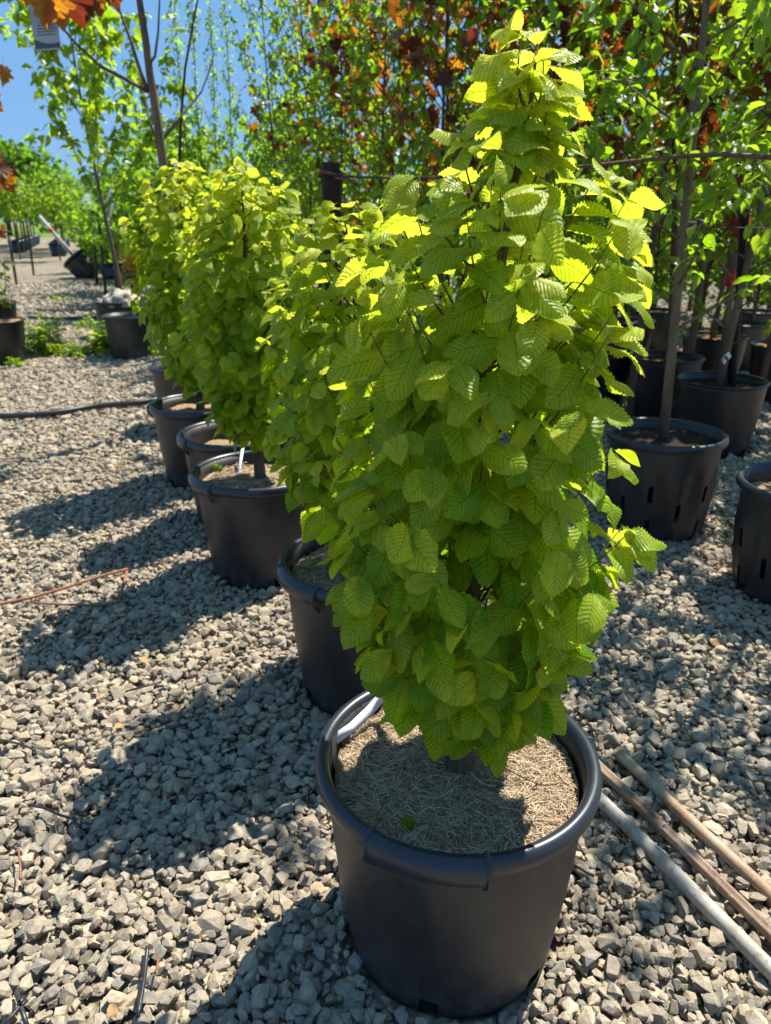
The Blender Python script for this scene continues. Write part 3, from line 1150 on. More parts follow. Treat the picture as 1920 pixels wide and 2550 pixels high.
potted_tree('green tree standing in the bark mulch by the right edge', 'tree', BG, 2.77, 6.35, .38, 3.6, .45, .85, 36, 2600, OV_LO, .082, 67, GRM, 'bark_grey', .024, 0, lean=(.2, 0))
potted_tree('green tree in the heaped bark pot on the far right', 'tree', BG, 3.12, 5.85, .38, 3.5, .45, .8, 34, 2400, OV_LO, .082, 68, GRM, 'bark_grey', .022, 0, lean=(.15, 0))
# --- the wall of trees running away to the left
wall = [
    (1.62, 4.75, 3.5, 'pu', 'red maple with big dark leaves just right of the big hornbeam tip'),
    (2.65, 5.15, 3.6, 'pu', 'red maple with big dark leaves near the right picture edge'),
    (.80, 5.9, 3.6, 'pu', 'red maple with orange lit leaves left of the big hornbeam tip'),
    (.95, 4.75, 3.3, 'gr', 'slim dark stemmed tree right beside the tip of the big hornbeam'),
    (.42, 5.7, 3.5, 'gr', 'green tree with straight dark stem left of the big hornbeam tip'),
    (-.02, 6.7, 3.4, 'gr', 'small leaved green tree above the wooden post'),
    (-.42, 7.5, 3.5, 'gr', 'small leaved green tree left of the wooden post'),
    (-.80, 8.3, 3.6, 'gr', 'small leaved green tree with white label on its stem'),
    (-1.25, 9.1, 3.7, 'gr', 'small leaved green tree at the left end of the leafy wall'),
    (.55, 7.2, 3.7, 'pu', 'red maple showing orange leaves over the wooden post'),
    (.10, 8.2, 3.7, 'pu', 'red maple deep in the wall left of the straight dark stem'),
    (-.45, 9.4, 3.7, 'pu', 'small red maple glimpsed through the small green leaves'),
    (1.15, 7.4, 3.4, 'gr', 'green tree behind the maples, right of the dark stem'),
    (2.15, 7.3, 3.7, 'pu', 'red maple behind the grey trunk of the slotted pot'),
    (2.05, 8.4, 3.4, 'gr', 'pale green tree far behind the slotted pot'),
    (3.55, 7.4, 3.6, 'gr', 'green tree behind the heaped bark pot'),
    (3.0, 8.7, 3.5, 'gr', 'pale green tree in front of the bright grass'),
    (4.3, 8.2, 3.7, 'gr', 'green tree deep on the far right'),
    (1.5, 9.4, 3.3, 'gr', 'farthest green tree seen between the maples'),
]
for i, (x, y, H, kind, lab) in enumerate(wall):
    if kind == 'gr':
        potted_tree(lab, 'tree', BG, x, y, .1, H, .35, .60, 36, 2000 if x < .3 else 1700, OV_LO, .066 if x < .3 else .075, 80 + i, GRM, 'bark_dark', .02, 0, upr=1.5)
    else:
        potted_tree(lab, 'maple tree', 'purple leaved maples', x, y, .1, H, .8, .95, 28, 330 if y < 6 else 480, MAPLE_LO, .115 if y < 6 else .125, 80 + i, PUM, 'bark_dark', .026, 120, age=(.0, .85), hang=.9, upr=1.0)
# --- slender columnar trees and the darker tree left of them
for i, (px, yy, top) in enumerate(((498, 9.6, -60), (532, 9.9, -90), (566, 9.4, -60), (598, 10.0, -120))):
    p = on_y(px, 700, yy)
    potted_tree(('slender columnar tree, first from the sky gap', 'slender columnar tree, second from the sky gap', 'slender columnar tree, third from the sky gap',
                 'slender columnar tree where the leafy wall begins')[i], 'tree', 'slender columnar trees', p.x, yy, 0, on_y(px, top, yy).z - .2, .4, .11, 40, 620, OV_LO, .050, 120 + i, GRM,
                'bark_dark', .014, 0, upr=2.6, sub=1, age=(0, .4))
for i, (px, yy, tp) in enumerate(((455, 12.0, 150), (400, 13.5, 215), (520, 13.0, 250), (330, 15.5, 330))):
    p = on_y(px, 700, yy)
    potted_tree(('dark green bushy tree behind the bare maple trunk', 'dark green tree left of the bare trunk', 'dark green tree behind the columnar trees', 'low dark green tree behind the pale green sapling')[i], 'tree',
                'bushy green trees farther back', p.x, yy, 0, on_y(px, tp, yy).z - .75, .4, .95, 36, 3600, OV_LO, .10, 140 + i, GRM, 'bark_dark', .03, 0, upr=.7, age=(0, .35))

# --- pale green sapling in the burlap pot (its limbs splay upward)
potted_tree('pale green sapling with splayed upright stems in the burlap pot', 'tree', 'trees of the left row', P8[0] + .08, P8[1], .3, 3.6, 1.05, .80, 19, 1500, OV_HI, .135, 171, GRM, 'bark_grey', .030, 300,
            upr=1.6, age=(.3, 1.0), hang=.4, lean=(-.20, 0), sub=3)


# --- bare trunked maple in the sixth pot
def bare_maple():
    root = thing('maple_tree', 'bare stemmed young maple with smooth grey trunk, orange leaves high up', 'maple tree', (P6[0], P6[1], .357), group='trees of the left row')
    off = Vector((P6[0], P6[1], .357))
    Y = P6[1]

    def w(px, py, y=Y):
        return on_y(px, py, y) - off
    b = Buf()
    pts = [Vector((0, 0, -.05))] + [w(*q) for q in ((447, 800), (420, 520), (405, 400), (392, 300), (374, 190), (362, 95), (347, 0), (332, -110), (318, -220))]
    b.tube(pts, [.036, .034, .030, .028, .026, .024, .021, .019, .015, .006], 10)
    b.obj('trunk', M['bark_grey'], root)
    tips = []
    for br, rads in (
            (((367, 228), (340, 212, Y - .1), (250, 165, Y - .35), (190, 110, Y - .6), (150, 62, Y - .75), (128, -40, Y - .85)), .012),
            (((367, 225), (345, 165), (325, 100), (305, 45), (282, -20), (262, -120)), .013),
            (((371, 160), (386, 140), (394, 80), (397, 10), (401, -80)), .010),
            (((384, 335), (370, 290, Y + .1), (358, 225, Y + .2), (350, 180, Y + .2)), .007),
            (((403, 350), (455, 285, Y + .15), (502, 228, Y + .3), (527, 160, Y + .4), (534, 130, Y + .4)), .010),
            (((446, 420, Y + .4), (451, 290, Y + .4), (461, 170, Y + .4), (482, 50, Y + .4), (500, -40, Y + .4), (508, -120, Y + .4)), .011)):
        bb = Buf()
        P = [w(*q) for q in br]
        n = len(P)
        bb.tube(P, [rads * (1 - .7 * i / (n - 1)) for i in range(n)], 6)
        bb.obj('limb', M['bark_grey'] if rads != .011 else M['twig'], root)
        tips.append(P)
    rr = random.Random(5)
    items = []
    cam_l = CAMP - off

    def leaf(px, py, y, ln, dpx, age, tilt=.3):
        p = w(px, py, y)
        d = Vector((dpx[0], .15, -dpx[1]))
        nn = (cam_l - p).normalized() + Vector((rr.uniform(-tilt, tilt), 0, rr.uniform(-tilt, tilt)))
        items.append((rr.choice(MAPLE), frame_mat(p, d, nn, ln), age))
    leaf(110, -32, Y - 1.0, .165, (-.16, 1.0), 1.0, .12)
    leaf(130, -16, Y - .95, .145, (.22, .95), 1.0, .2)
    leaf(164, -34, Y - .85, .17, (.15, 1.0), .0, .4)
    leaf(205, -28, Y - .5, .17, (-.1, 1.0), .02, 1.2)
    leaf(236, -25, Y - .5, .12, (.1, 1.0), .5, .5)
    leaf(268, -40, Y - .3, .13, (.2, .6), .1, .8)
    for P in tips[:3]:
        for _ in range(26):
            q = P[-1] + Vector((rr.gauss(0, .22), rr.gauss(0, .22), rr.uniform(.05, .7)))
            items.append((rr.choice(MAPLE), frame_mat(q, Vector((rr.gauss(0, 1), rr.gauss(0, 1), -.6)), Vector((rr.gauss(0, .5), rr.gauss(0, .5), 1)), .15), rr.random()))
    place_leaves(root, items, 30, M['pu'], M['pu_s'])


bare_maple()

# --- left edge: big potted shrubby maple with bronze leaves
L1, L2 = (-3.88, 7.55), (-4.58, 8.9)
nursery_pot('black pot cut off by the left picture edge with dappled side', *L1, R=.28, h=.42, kind='black', soil='bark_chip', soil_depth=.02, group='black pots at the left edge', detail=False)
nursery_pot('black pot with bark chips behind the dappled one at the left edge', *L2, R=.28, h=.46, kind='black', soil='bark_chip', soil_depth=.02, group='black pots at the left edge', detail=False)


def bronze_maple():
    x, y = -4.25, 7.6
    root = thing('maple_tree', 'bronze leaved maple reaching in from the left picture edge', 'maple tree', (x, y, .38), group='trees of the left row')
    off = Vector((x, y, .38))
    b = Buf()
    b.tube([(0, 0, -.05), (-.02, .02, .8), (-.05, 0, 1.7), (-.02, 0, 2.6), (0, 0, 3.1)], [.03, .026, .02, .014, .005], 8)
    b.obj('trunk', M['bark_dark'], root)
    rr = random.Random(9)
    items = []

    def w(px, py, yy):
        return on_y(px, py, yy) - off
    for (px, py, ln, age, n) in ((-14, 175, .17, .75, 2), (-12, 238, .20, .95, 1), (-8, 400, .2, .1, 4), (0, 430, .2, .6, 3), (-14, 480, .2, .15, 3), (-70, 300, .2, .4, 6), (-65, 120, .2, .4, 5), (-14, 530, .15, .2, 2)):
        tip = w(px - 14, py, y - .2)
        st = Vector((-.04, 0, max(.4, tip.z - .5)))
        bb = Buf()
        bb.tube([st, st.lerp(tip, .6) + Vector((0, 0, .04)), tip], [.009, .006, .003], 5)
        bb.obj('limb', M['twig'], root)
        for k in range(n):
            p = tip + Vector((rr.gauss(0, .04), rr.gauss(0, .1), rr.gauss(0, .07)))
            d = Vector((rr.uniform(-.2, 1), rr.gauss(0, .6), rr.uniform(-1.2, .1)))
            nn = Vector((rr.gauss(0, .6), -1 + rr.gauss(0, .6), rr.uniform(0, 1)))
            items.append((rr.choice(MAPLE), frame_mat(p, d, nn, ln * rr.uniform(.7, 1.1)), min(1, max(0, age + rr.uniform(-.3, .3)))))
    place_leaves(root, items, 60, M['pu'], M['pu_s'])
    # understorey green shoots in the same pot
    items = []
    r2 = thing('young_shrub', 'small green shrub in the left edge pots, below the bronze maple', 'shrub', (-4.3, 8.3, .4))
    bb = Buf()
    for k in range(14):
        a = rr.uniform(0, 6.28)
        p0 = Vector((rr.gauss(0, .1), rr.gauss(0, .1), 0))
        p1 = p0 + Vector((.12 * math.cos(a), .12 * math.sin(a), rr.uniform(.4, 1.2)))
        bb.tube([p0, p0.lerp(p1, .5) + Vector((.02, 0, 0)), p1], [.006, .005, .002], 4)
        for q in range(22):
            p = p0.lerp(p1, rr.uniform(.15, 1))
            items.append((rr.choice(OV_LO), frame_mat(p, Vector((rr.gauss(0, 1), rr.gauss(0, 1), rr.uniform(-.6, .5))), Vector((rr.gauss(0, .5), rr.gauss(0, .5), 1)), .11 * rr.uniform(.6, 1.2)), rr.uniform(.1, .7)))
    bb.obj('stems', M['twig'], r2)
    joined_leaves('foliage', items, M['gr_s'], r2)


bronze_maple()


# ------------------------------------------------------------------ far trees
def crown_cloud(rr, n, rx, ry, rz, c, size, lumps=9, age=(0, .8)):
    ls = [(Vector((rr.uniform(-.62, .62) * rx, rr.uniform(-.62, .62) * ry, rr.uniform(-.6, .6) * rz)), rr.uniform(.38, .6)) for _ in range(lumps)]
    out = []
    for _ in range(n):
        lc, lr = rr.choice(ls)
        v = Vector((rr.gauss(0, 1), rr.gauss(0, 1), rr.gauss(0, 1))).normalized() * rr.uniform(.72, 1.05)
        p = c + lc + Vector((v.x * rx * lr, v.y * ry * lr, v.z * rz * lr))
        nn = v + Vector((rr.gauss(0, .5), rr.gauss(0, .5), .5 + rr.gauss(0, .5)))
        d = Vector((rr.gauss(0, 1), rr.gauss(0, 1), rr.gauss(-.4, .5)))
        out.append((rr.choice(OV_LO), frame_mat(p, d, nn, size * rr.uniform(.6, 1.4)), rr.uniform(*age)))
    return out


def far_tree(label, x, y, H, c0, rx, n, size, seed, group, pot=True, trunk=.05, age=(0, .8)):
    rr = random.Random(seed)
    root = thing('tree', label, 'tree', (x, y, 0), group=group)
    b = Buf()
    b.tube([(0, 0, 0), (.02, 0, H * .4), (0, .02, H * .8)], [trunk, trunk * .8, trunk * .3], 7)
    b.obj('trunk', M['bark_grey'], root)
    items = crown_cloud(rr, n, rx, rx, (H - c0) / 2, Vector((0, 0, (H + c0) / 2)), size, age=age)
    joined_leaves('crown', items, M['fa_s'], root)
    return root


def far_pot(label, x, y, R, h, group):
    root = thing('nursery_pot', label, 'plant pot', (x, y, 0), group=group)
    b = Buf()
    b.lathe([(R * .8, 0), (R * .98, h - .02), (R * .9, h - .02)], 20)
    b.obj('pot_wall', M['pot_gloss'], root)
    l = Buf()
    l.lathe([(R * .93, h - .015), (R, h), (R * 1.02, h - .03)], 20)
    l.obj('rim', M['pot_rim'], root)
    soil_obj(R * .92, h - .05, M['soil'], root, .02, 'soil', 16, 3)


FT, FP = 'trees of the far left rows', 'pots of the far left rows'
u = Vector((-.357, .934, 0))
for r, (x0, y0, n, lab) in enumerate(((-16.6, 35.5, 8, 'far left'), (-13.3, 32.0, 6, 'far middle'), (-10.6, 33.5, 6, 'far right'))):
    for k in range(n):
        p = Vector((x0, y0, 0)) + u * (2.1 * k)
        rr = random.Random(300 + r * 20 + k)
        od = ('front', 'second', 'third', 'fourth', 'fifth', 'sixth', 'seventh', 'eighth')[k]
        tl = '%s tree from the front in the %s row of round green trees' % (od, lab)
        far_tree(tl, p.x + rr.uniform(-.15, .15), p.y, rr.uniform(3.0, 3.8), 1.35, rr.uniform(1.0, 1.35), 850, .20, 300 + r * 20 + k, FT + ', ' + lab, age=(0, .7))
        far_pot('black pot under the %s tree from the front in the %s row' % (od, lab), p.x, p.y, .36, .5, FP + ', ' + lab)
# light low shrubs in front of the far rows
for k, (px, yy, hgt, lab) in enumerate(((60, 29, 2.7, 'light green low tree in front of the far left row'), (158, 28, 2.6, 'light green low tree above the tipped over pot'),
                                        (268, 22, 1.9, 'loose green shrub between the dark steel posts'), (290, 19.5, 1.6, 'small green shrub beside the steel posts'), (330, 18, 2.2, 'green shrub behind the golden shrub'),
                                        (395, 20, 2.6, 'green shrub hidden behind the row of hornbeams'))):
    p = on_y(px, 700, yy)
    far_tree(lab, p.x, yy, hgt, 1.3 if k < 2 else .25, .95, 900, .16, 360 + k, 'low shrubs before the far rows', trunk=.03, age=(.2, 1.0))
    if k > 1:
        far_pot('dark pot under the ' + lab.split(' ', 1)[1][:40].rsplit(' ', 1)[0], p.x, yy, .4, .35, 'pots under the low shrubs')
# bushy rows that close the view on the right
rr = random.Random(15)
for k in range(13):
    x, yy = (-1.9 + k * .95 + rr.uniform(-.15, .15), 11.2 + (k % 3) * .9 + rr.uniform(-.2, .2)) if k < 8 else (2.0 + (k - 8) * 1.0, 9.7 + .3 * (k % 2))
    far_tree('leafy green tree behind the potted rows, %s from the left' % ('first', 'second', 'third', 'fourth', 'fifth', 'sixth', 'seventh', 'eighth', 'ninth', 'tenth', 'eleventh', 'twelfth', 'thirteenth')[k], x, yy, rr.uniform(2.3, 2.9), .25, .95, 2200, .105, 500 + k, 'leafy trees closing the view behind the rows', trunk=.035, age=(.0, 1.0))
# golden shrub
p = on_y(368, 700, 11.5)
gs = thing('golden_shrub', 'small golden yellow shrub beside the leftmost hornbeam crown', 'shrub', (p.x, 11.5, 0))
rr = random.Random(4)
joined_leaves('foliage', crown_cloud(rr, 420, .38, .3, .34, Vector((0, 0, .75)), .07, 6, (0, 1)), M['ye_s'], gs)
b = Buf()
for k in range(5):
    b.tube([(0, 0, 0), (rr.uniform(-.1, .1), rr.uniform(-.1, .1), .4), (rr.uniform(-.25, .25), rr.uniform(-.2, .2), .9)], [.01, .008, .004], 4)
b.obj('stems', M['twig'], gs)
far_tree('big round tree far off at the left edge, on the horizon', on_y(28, 600, 78).x, 78, 9.6, 2.0, 5.2, 2200, .75, 391, 'distant trees', trunk=.25, age=(0, .2))
# distant wood: one mass
rr = random.Random(77)
items = []
for k in range(46):
    x = -75 + k * 3.2 + rr.uniform(-1, 1)
    yy = 92 + rr.uniform(-4, 6)
    hh = rr.uniform(3.2, 5.4)
    items += crown_cloud(rr, 190, 3.0, 2.5, hh / 2, Vector((x, yy, hh / 2)), .8, 5, (0, .35))
dw = joined_leaves('distant_wood', items, M['fa_s'], None)
tag(dw, 'low line of distant woodland along the horizon', None, kind='stuff')

# ------------------------------------------------------------------ tipped pot and posts on the open gravel
def tipped():
    base = on_z(230, 690, 0)
    root = thing('nursery_pot', 'tipped over ribbed black pot resting on its edge in the open gravel', 'plant pot', (base.x, base.y, .0), (0, R_(-38), 0))
    b = Buf()
    R, h = .36, .62
    prof = [(.0, .01), (R * .74, 0), (R * .78, .05), (R * .96, h - .06)]

    def rf(r, z, an):
        return r + (.015 if math.cos(9 * an) > 0 else -.01) * (0.04 < z < h - .1)
    prof = [(.0, .01), (R * .74, 0), (R * .78, .05), (R * .86, h * .45), (R * .95, h - .10), (R * .96, h - .06), (R * .9, h - .06)]
    b.lathe(prof, 54, rf)
    b.obj('pot_wall', M['pot'], root)
    l = Buf()
    l.lathe([(R * .9, h - .05), (R * .98, h), (R * 1.03, h - .02), (R * 1.0, h - .09), (R * .95, h - .08)], 40)
    l.obj('rim', M['pot_rim'], root)
    soil_obj(R * .9, h - .07, M['soil'], root, .03)
    tr = thing('bare_tree', 'pale wrapped bare trunk leaning out of the tipped pot, red band on it', 'tree', (base.x, base.y, 0), (0, R_(-38), 0))
    tb = Buf()
    tb.tube([(0, 0, h - .1), (.0, 0, 1.2), (.02, 0, 1.82)], [.055, .05, .042], 8)
    tb.obj('trunk', M['white_bark'], tr)
    rb_ = Buf()
    rb_.lathe([(.052, 1.36), (.056, 1.37), (.056, 1.45), (.052, 1.46)], 10)
    rb_.obj('red_band', M['red'], tr)


tipped()


def steel_post(px, py, top, lab, r=.035, lean=0):
    p = on_z(px, py, 0)
    t = on_y(px + lean, top, p.y)
    root = thing('steel_post', lab, 'post', p, group='thin dark posts on the open gravel')
    b = Buf()
    q = t - p
    b.tube([(0, 0, -.05), q * .5, q], [r, r, r], 6)
    b.obj('shaft', M['steel'], root)
    c = Buf()
    c.box(q * .98, (r * 3, r * 3, r * 1.2))
    c.obj('cap', M['steel'], root)


steel_post(242, 711, 523, 'thin dark post on the gravel, first of the pair left of the sapling', .034, -12)
steel_post(264, 738, 530, 'thin dark post on the gravel, second of the pair left of the sapling', .030, -20)
steel_post(293, 735, 540, 'thicker dark post right behind the sapling trunk', .045, -12)
steel_post(84, 684, 530, 'thin rod standing alone left of the tipped pot', .030, -20)
steel_post(42, 712, 575, 'thin rod by the left edge shrub', .030, -22)

# wooden post with rusty cable
wp = on_y(828, 640, 5.0)
post = thing('wooden_post', 'dark wooden post with a rusty cable looped round its top', 'post', (wp.x, 5.0, 0))
b = Buf()
b.box((0, 0, on_y(828, 405, 5.0).z / 2), (.10, .10, on_y(828, 405, 5.0).z), Matrix.Rotation(.2, 3, 'Z'))
b.obj('shaft', M['post'], post, False)
zc = on_y(828, 440, 5.0).z
cab = Buf()
off = Vector((0, 0, 0))
e1 = on_y(1230, 437, 4.9)
e2 = on_y(1545, 405, 3.3)
e3 = on_y(1700, 389, 2.75)
e4 = on_y(2050, 396, 2.2)
cab.tube([(wp.x + .07, 4.95, zc), (wp.x + .45, 4.95, zc - .012), e1, e2, e3, on_y(1800, 384, 2.55), on_y(1900, 391, 2.4), e4], .0075, 6)
cab.tube([(wp.x + .07 * math.cos(a), 5.0 + .078 * math.sin(a), zc + .01 * math.sin(a * 2) + .02 * (a / 6.28)) for a in np.linspace(-.8, 7.2, 22)], .009, 6)
cab.tube([(wp.x + .03, 4.92, zc - .01), (wp.x + .12, 4.92, zc - .02), (wp.x + .17, 4.93, zc - .055)], .008, 6)
tag(cab.obj('rusty_cable', M['rust'], None), 'twisted rusty cable stretched from the wooden post across the trees', 'cable')
cab = Buf()
cab.tube([on_y(1500, 563, 4.2), on_y(1720, 566, 3.6), on_y(2000, 569, 3.4)], .002, 5)
tag(cab.obj('thin_wire', M['steel'], None), 'thin wire running level through the trees at the right', 'wire')
# black tie on the grey trunk
tp = on_y(1712, 572, 3.30)
ti = thing('tree_tie', 'black rubber tie strapping the grey trunk to the wire', 'tie', tp)
b = Buf()
b.lathe([(.026, -.03), (.034, -.028), (.036, .03), (.027, .032), (.026, -.03)], 14)
b.obj('collar', M['hose'], ti)
b = Buf()
b.box((.06, -.01, .02), (.07, .02, .028), Matrix.Rotation(.3, 3, 'Y'))
b.obj('strap_end', M['hose'], ti)
# dark wooden stake in the glossy pot
sk = thing('tree_stake', 'dark wooden stake leaning beside the pale trunk in the glossy pot', 'stake', (2.12, 4.50, .37))
b = Buf()
q = on_y(1858, 500, 4.6) - Vector((2.12, 4.50, .37))
b.tube([(0, 0, -.1), q * .5, q], .026, 4)
b.obj('shaft', M['post'], sk)
for k, (x, y, t, lab) in enumerate(((2.45, 6.0, (1775, 465), 'pale grey slanting stake right of the slotted pot trunk'), (2.60, 5.7, (1835, 540), 'grey slanting stake with a red ribbon'))):
    st = thing('tree_stake', lab, 'stake', (x, y, .05), group='slanting grey stakes')
    q = on_y(t[0], t[1], y) - Vector((x, y, .05))
    b = Buf()
    b.tube([(0, 0, -.1), q * .5, q * 1.1], .03, 8)
    b.obj('shaft', M['bark_grey'], st)
    if k == 1:
        b = Buf()
        c = q * .68
        b.tube([c + Vector((0, 0, -.05)), c, c + Vector((0, 0, .06))], .034, 8)
        b.obj('red_ribbon', M['red'], st)

# ------------------------------------------------------------------ tags and labels
def strip(name, pts, w, mat, label, cat, normal=None, group=None, th=.0006):
    """a thin bent band with thickness following pts; w is its width vector"""
    b = Buf()
    w = Vector(w)
    n = len(pts)
    V = []
    for i, p in enumerate(pts):
        p = Vector(p)
        t = (Vector(pts[min(i + 1, n - 1)]) - Vector(pts[max(i - 1, 0)])).normalized()
        nn = t.cross(w).normalized() * th
        V += [p - w / 2 - nn, p + w / 2 - nn, p + w / 2 + nn, p - w / 2 + nn]
    F = []
    for i in range(n - 1):
        for j in range(4):
            F.append((i * 4 + j, i * 4 + (j + 1) % 4, i * 4 + 4 + (j + 1) % 4, i * 4 + 4 + j))
    F += [(3, 2, 1, 0), (n * 4 - 4, n * 4 - 3, n * 4 - 2, n * 4 - 1)]
    b.quads(V, F)
    o = b.obj(name, mat, None)
    return tag(o, label, cat, group)


a0, a1 = on_z(832, 1842, .405), on_z(958, 1726, .44)
strip('strap_label', [a0, a0.lerp(a1, .35) + Vector((.0, .0, -.010)), a0.lerp(a1, .7) + Vector((0, 0, -.008)), a1, Vector((.115, 1.13, .52))], (-.012, .004, .015), M['white'], 'white strap label curving over the mulch of the nearest pot', 'plant label')
a0, a1 = on_z(592, 1190, .37), on_z(605, 1112, .46)
strip('strap_label', [a0, a0.lerp(a1, .5), a1], (.012, 0, .002), M['white'], 'clear white strip standing in the mulch of the third pot', 'plant label')
for (q, lab) in ((((278, 470), (262, 505)), 'white label strip hanging on the sapling, upper one'), (((282, 505), (272, 545)), 'white label strip hanging on the sapling, lower one')):
    strip('strap_label', [on_y(*q[0], 8.9), on_y((q[0][0] + q[1][0]) / 2 + 1, (q[0][1] + q[1][1]) / 2, 8.88), on_y(*q[1], 8.9)], (.035, 0, .01), M['white'], lab, 'plant label')
strip('strap_label', [on_y(792, 350, 7.3), on_y(770, 368, 7.25), on_y(748, 386, 7.3)], (.02, 0, .045), M['white'], 'white label slanting among the small leaved trees', 'plant label')
strip('strap_label', [on_y(1806, 905, 4.3), on_y(1800, 890, 4.3), on_y(1812, 880, 4.3), on_y(1818, 892, 4.3)], (.012, 0, .02), M['white'], 'white loop label round the pale trunk in the glossy pot', 'plant label')

# hanging grey plant tag at the upper left
tc_ = on_y(112, 62, 4.15)
tg = thing('plant_tag', 'grey printed plant tag hanging under the orange maple leaf', 'plant tag', tc_, (R_(-12), R_(-4), R_(0)))
s = 4.15 * 1.0 / FPX
W_, H_ = 56 * s, 98 * s
b = Buf()
out = []
for (cx, cz, a_) in ((W_ / 2 - .012, -H_ / 2 + .012, -PI / 2), (W_ / 2 - .012, H_ / 2 - .012, 0), (-W_ / 2 + .012, H_ / 2 - .012, PI / 2), (-W_ / 2 + .012, -H_ / 2 + .012, PI)):
    for k in range(4):
        an = a_ + k * PI / 6
        out.append((cx + .012 * math.cos(an), cz + .012 * math.sin(an)))
me = bpy.data.meshes.new('card')
n = len(out)
me.from_pydata([(x, -.0008, z) for x, z in out] + [(x, .0008, z) for x, z in out], [], [tuple(range(n)), tuple(range(2 * n - 1, n - 1, -1))] + [(i, i + n, (i + 1) % n + n, (i + 1) % n) for i in range(n)])
make_obj('card', me, tg, M['grey_tag'])
b = Buf()
nn_ = 10
V, F = [], []
for i in range(nn_ + 1):
    x = -W_ / 2 + .003 + (W_ - .006) * i / nn_
    t = i / nn_
    zt = -H_ / 2 + .050 - .020 * t - .012 * math.sin(PI * t)
    V += [(x, -.0016, -H_ / 2 + .006), (x, -.0016, zt)]
for i in range(nn_):
    F.append((2 * i, 2 * i + 2, 2 * i + 3, 2 * i + 1))
b.quads(V, F)
b.obj('dark_band', M['dark_tag'], tg)
rr = random.Random(2)
for k in range(9):
    z = H_ / 2 - .045 - k * .0135
    if z < -H_ / 2 + .055:
        break
    half = W_ * (.18 if k in (3, 4) else rr.uniform(.26, .36))
    b = Buf()
    x = -half
    while x < half:
        wd = rr.uniform(.005, .014)
        b.box((x + wd / 2, -.0018, z), (wd, .0006, .0042))
        x += wd + .003
    b.obj('print_line', M['dark_tag'], tg)

# ------------------------------------------------------------------ bamboo canes
def cane(p0, p1, r, mat, label, nodes, seed, split=False):
    root = thing('bamboo_cane', label, 'bamboo cane', p0, group='canes lying on the gravel beside the nearest pot')
    v = p1 - p0
    L_ = v.length
    X = v.normalized()
    Yv = Vector((0, 0, 1)).cross(X).normalized()
    Z = X.cross(Yv)
    rr = random.Random(seed)
    k = 20
    n = 40
    ph = [rr.uniform(0, 6) for _ in range(4)]
    V, F = [], []
    prof_r = []
    for i in range(n + 1):
        t = i / n * L_
        wob = Yv * (.011 * math.sin(2.3 * t + ph[0]) + .003 * math.sin(7 * t + ph[3])) + Z * (.004 * math.sin(2.7 * t + ph[1]))
        for j in range(k):
            an = 2 * PI * j / k
            rad = r * (1 + .03 * math.sin(9 * t + ph[2]))
            if split and abs(((an - 1.9 + PI) % (2 * PI)) - PI) < .28:
                rad *= .35
            V.append(X * t + wob + (Yv * math.cos(an) + Z * math.sin(an)) * rad)
        prof_r.append(wob)
    for i in range(n):
        for j in range(k):
            j2 = (j + 1) % k
            F.append((i * k + j, i * k + j2, (i + 1) * k + j2, (i + 1) * k + j))
    b = Buf()
    b.quads(V, F)
    for e in (0, n):
        c = len(b.V)
        b.V.append(tuple(X * (e / n * L_) + prof_r[e] + X * (.004 if e else .012)))
        for j in range(k):
            f = (e * k + j, e * k + (j + 1) % k, c)
            b.F.append((f if e else f[::-1]) + (c,))
    b.obj('cane_shaft', mat, root)
    for t in nodes:
        g = Buf()
        c = X * (t * L_)
        i = min(n, int(t * n))
        c = c + prof_r[i]
        for (dt, rr_) in ((0, 1.0),):
            pts = [c - X * .010, c - X * .005, c, c + X * .004, c + X * .010]
            g.tube(pts, [r * .98, r * 1.07, r * 1.035, r * 1.09, r * .98], 20, False)
        g.obj('node', mat, root)
    return root


cane(on_z(1470, 1975, .024), on_z(1960, 2468, .026), .0165, M['bamboo_grey'], 'weathered grey white bamboo cane lying closest to the pot', (.30, .78), 1)
cane(on_z(1470, 1885, .022), on_z(1975, 2390, .024), .0145, M['bamboo_brown'], 'brown split cane with a dark groove, middle of the three', (.42,), 2, True)
cane(on_z(1535, 1880, .023), on_z(1985, 2295, .025), .0145, M['bamboo_tan'], 'tan bamboo cane lying farthest from the pot', (.22, .46), 3)


# ------------------------------------------------------------------ hoses, twigs, litter
def wire_thing(name, pts, r, mat, label, cat, k=7, group=None):
    b = Buf()
    P = [Vector(p) for p in pts]
    Q = []
    for i in range(len(P) - 1):
        for t in (0, .33, .66):
            a, c = P[i], P[i + 1]
            pm, pn = P[max(i - 1, 0)], P[min(i + 2, len(P) - 1)]
            t2, t3 = t * t, t * t * t
            Q.append(.5 * ((2 * a) + (c - pm) * t + (2 * pm - 5 * a + 4 * c - pn) * t2 + (3 * a - pm - 3 * c + pn) * t3))
    Q.append(P[-1])
    b.tube(Q, r, k)
    return tag(b.obj(name, mat, None), label, cat, group)


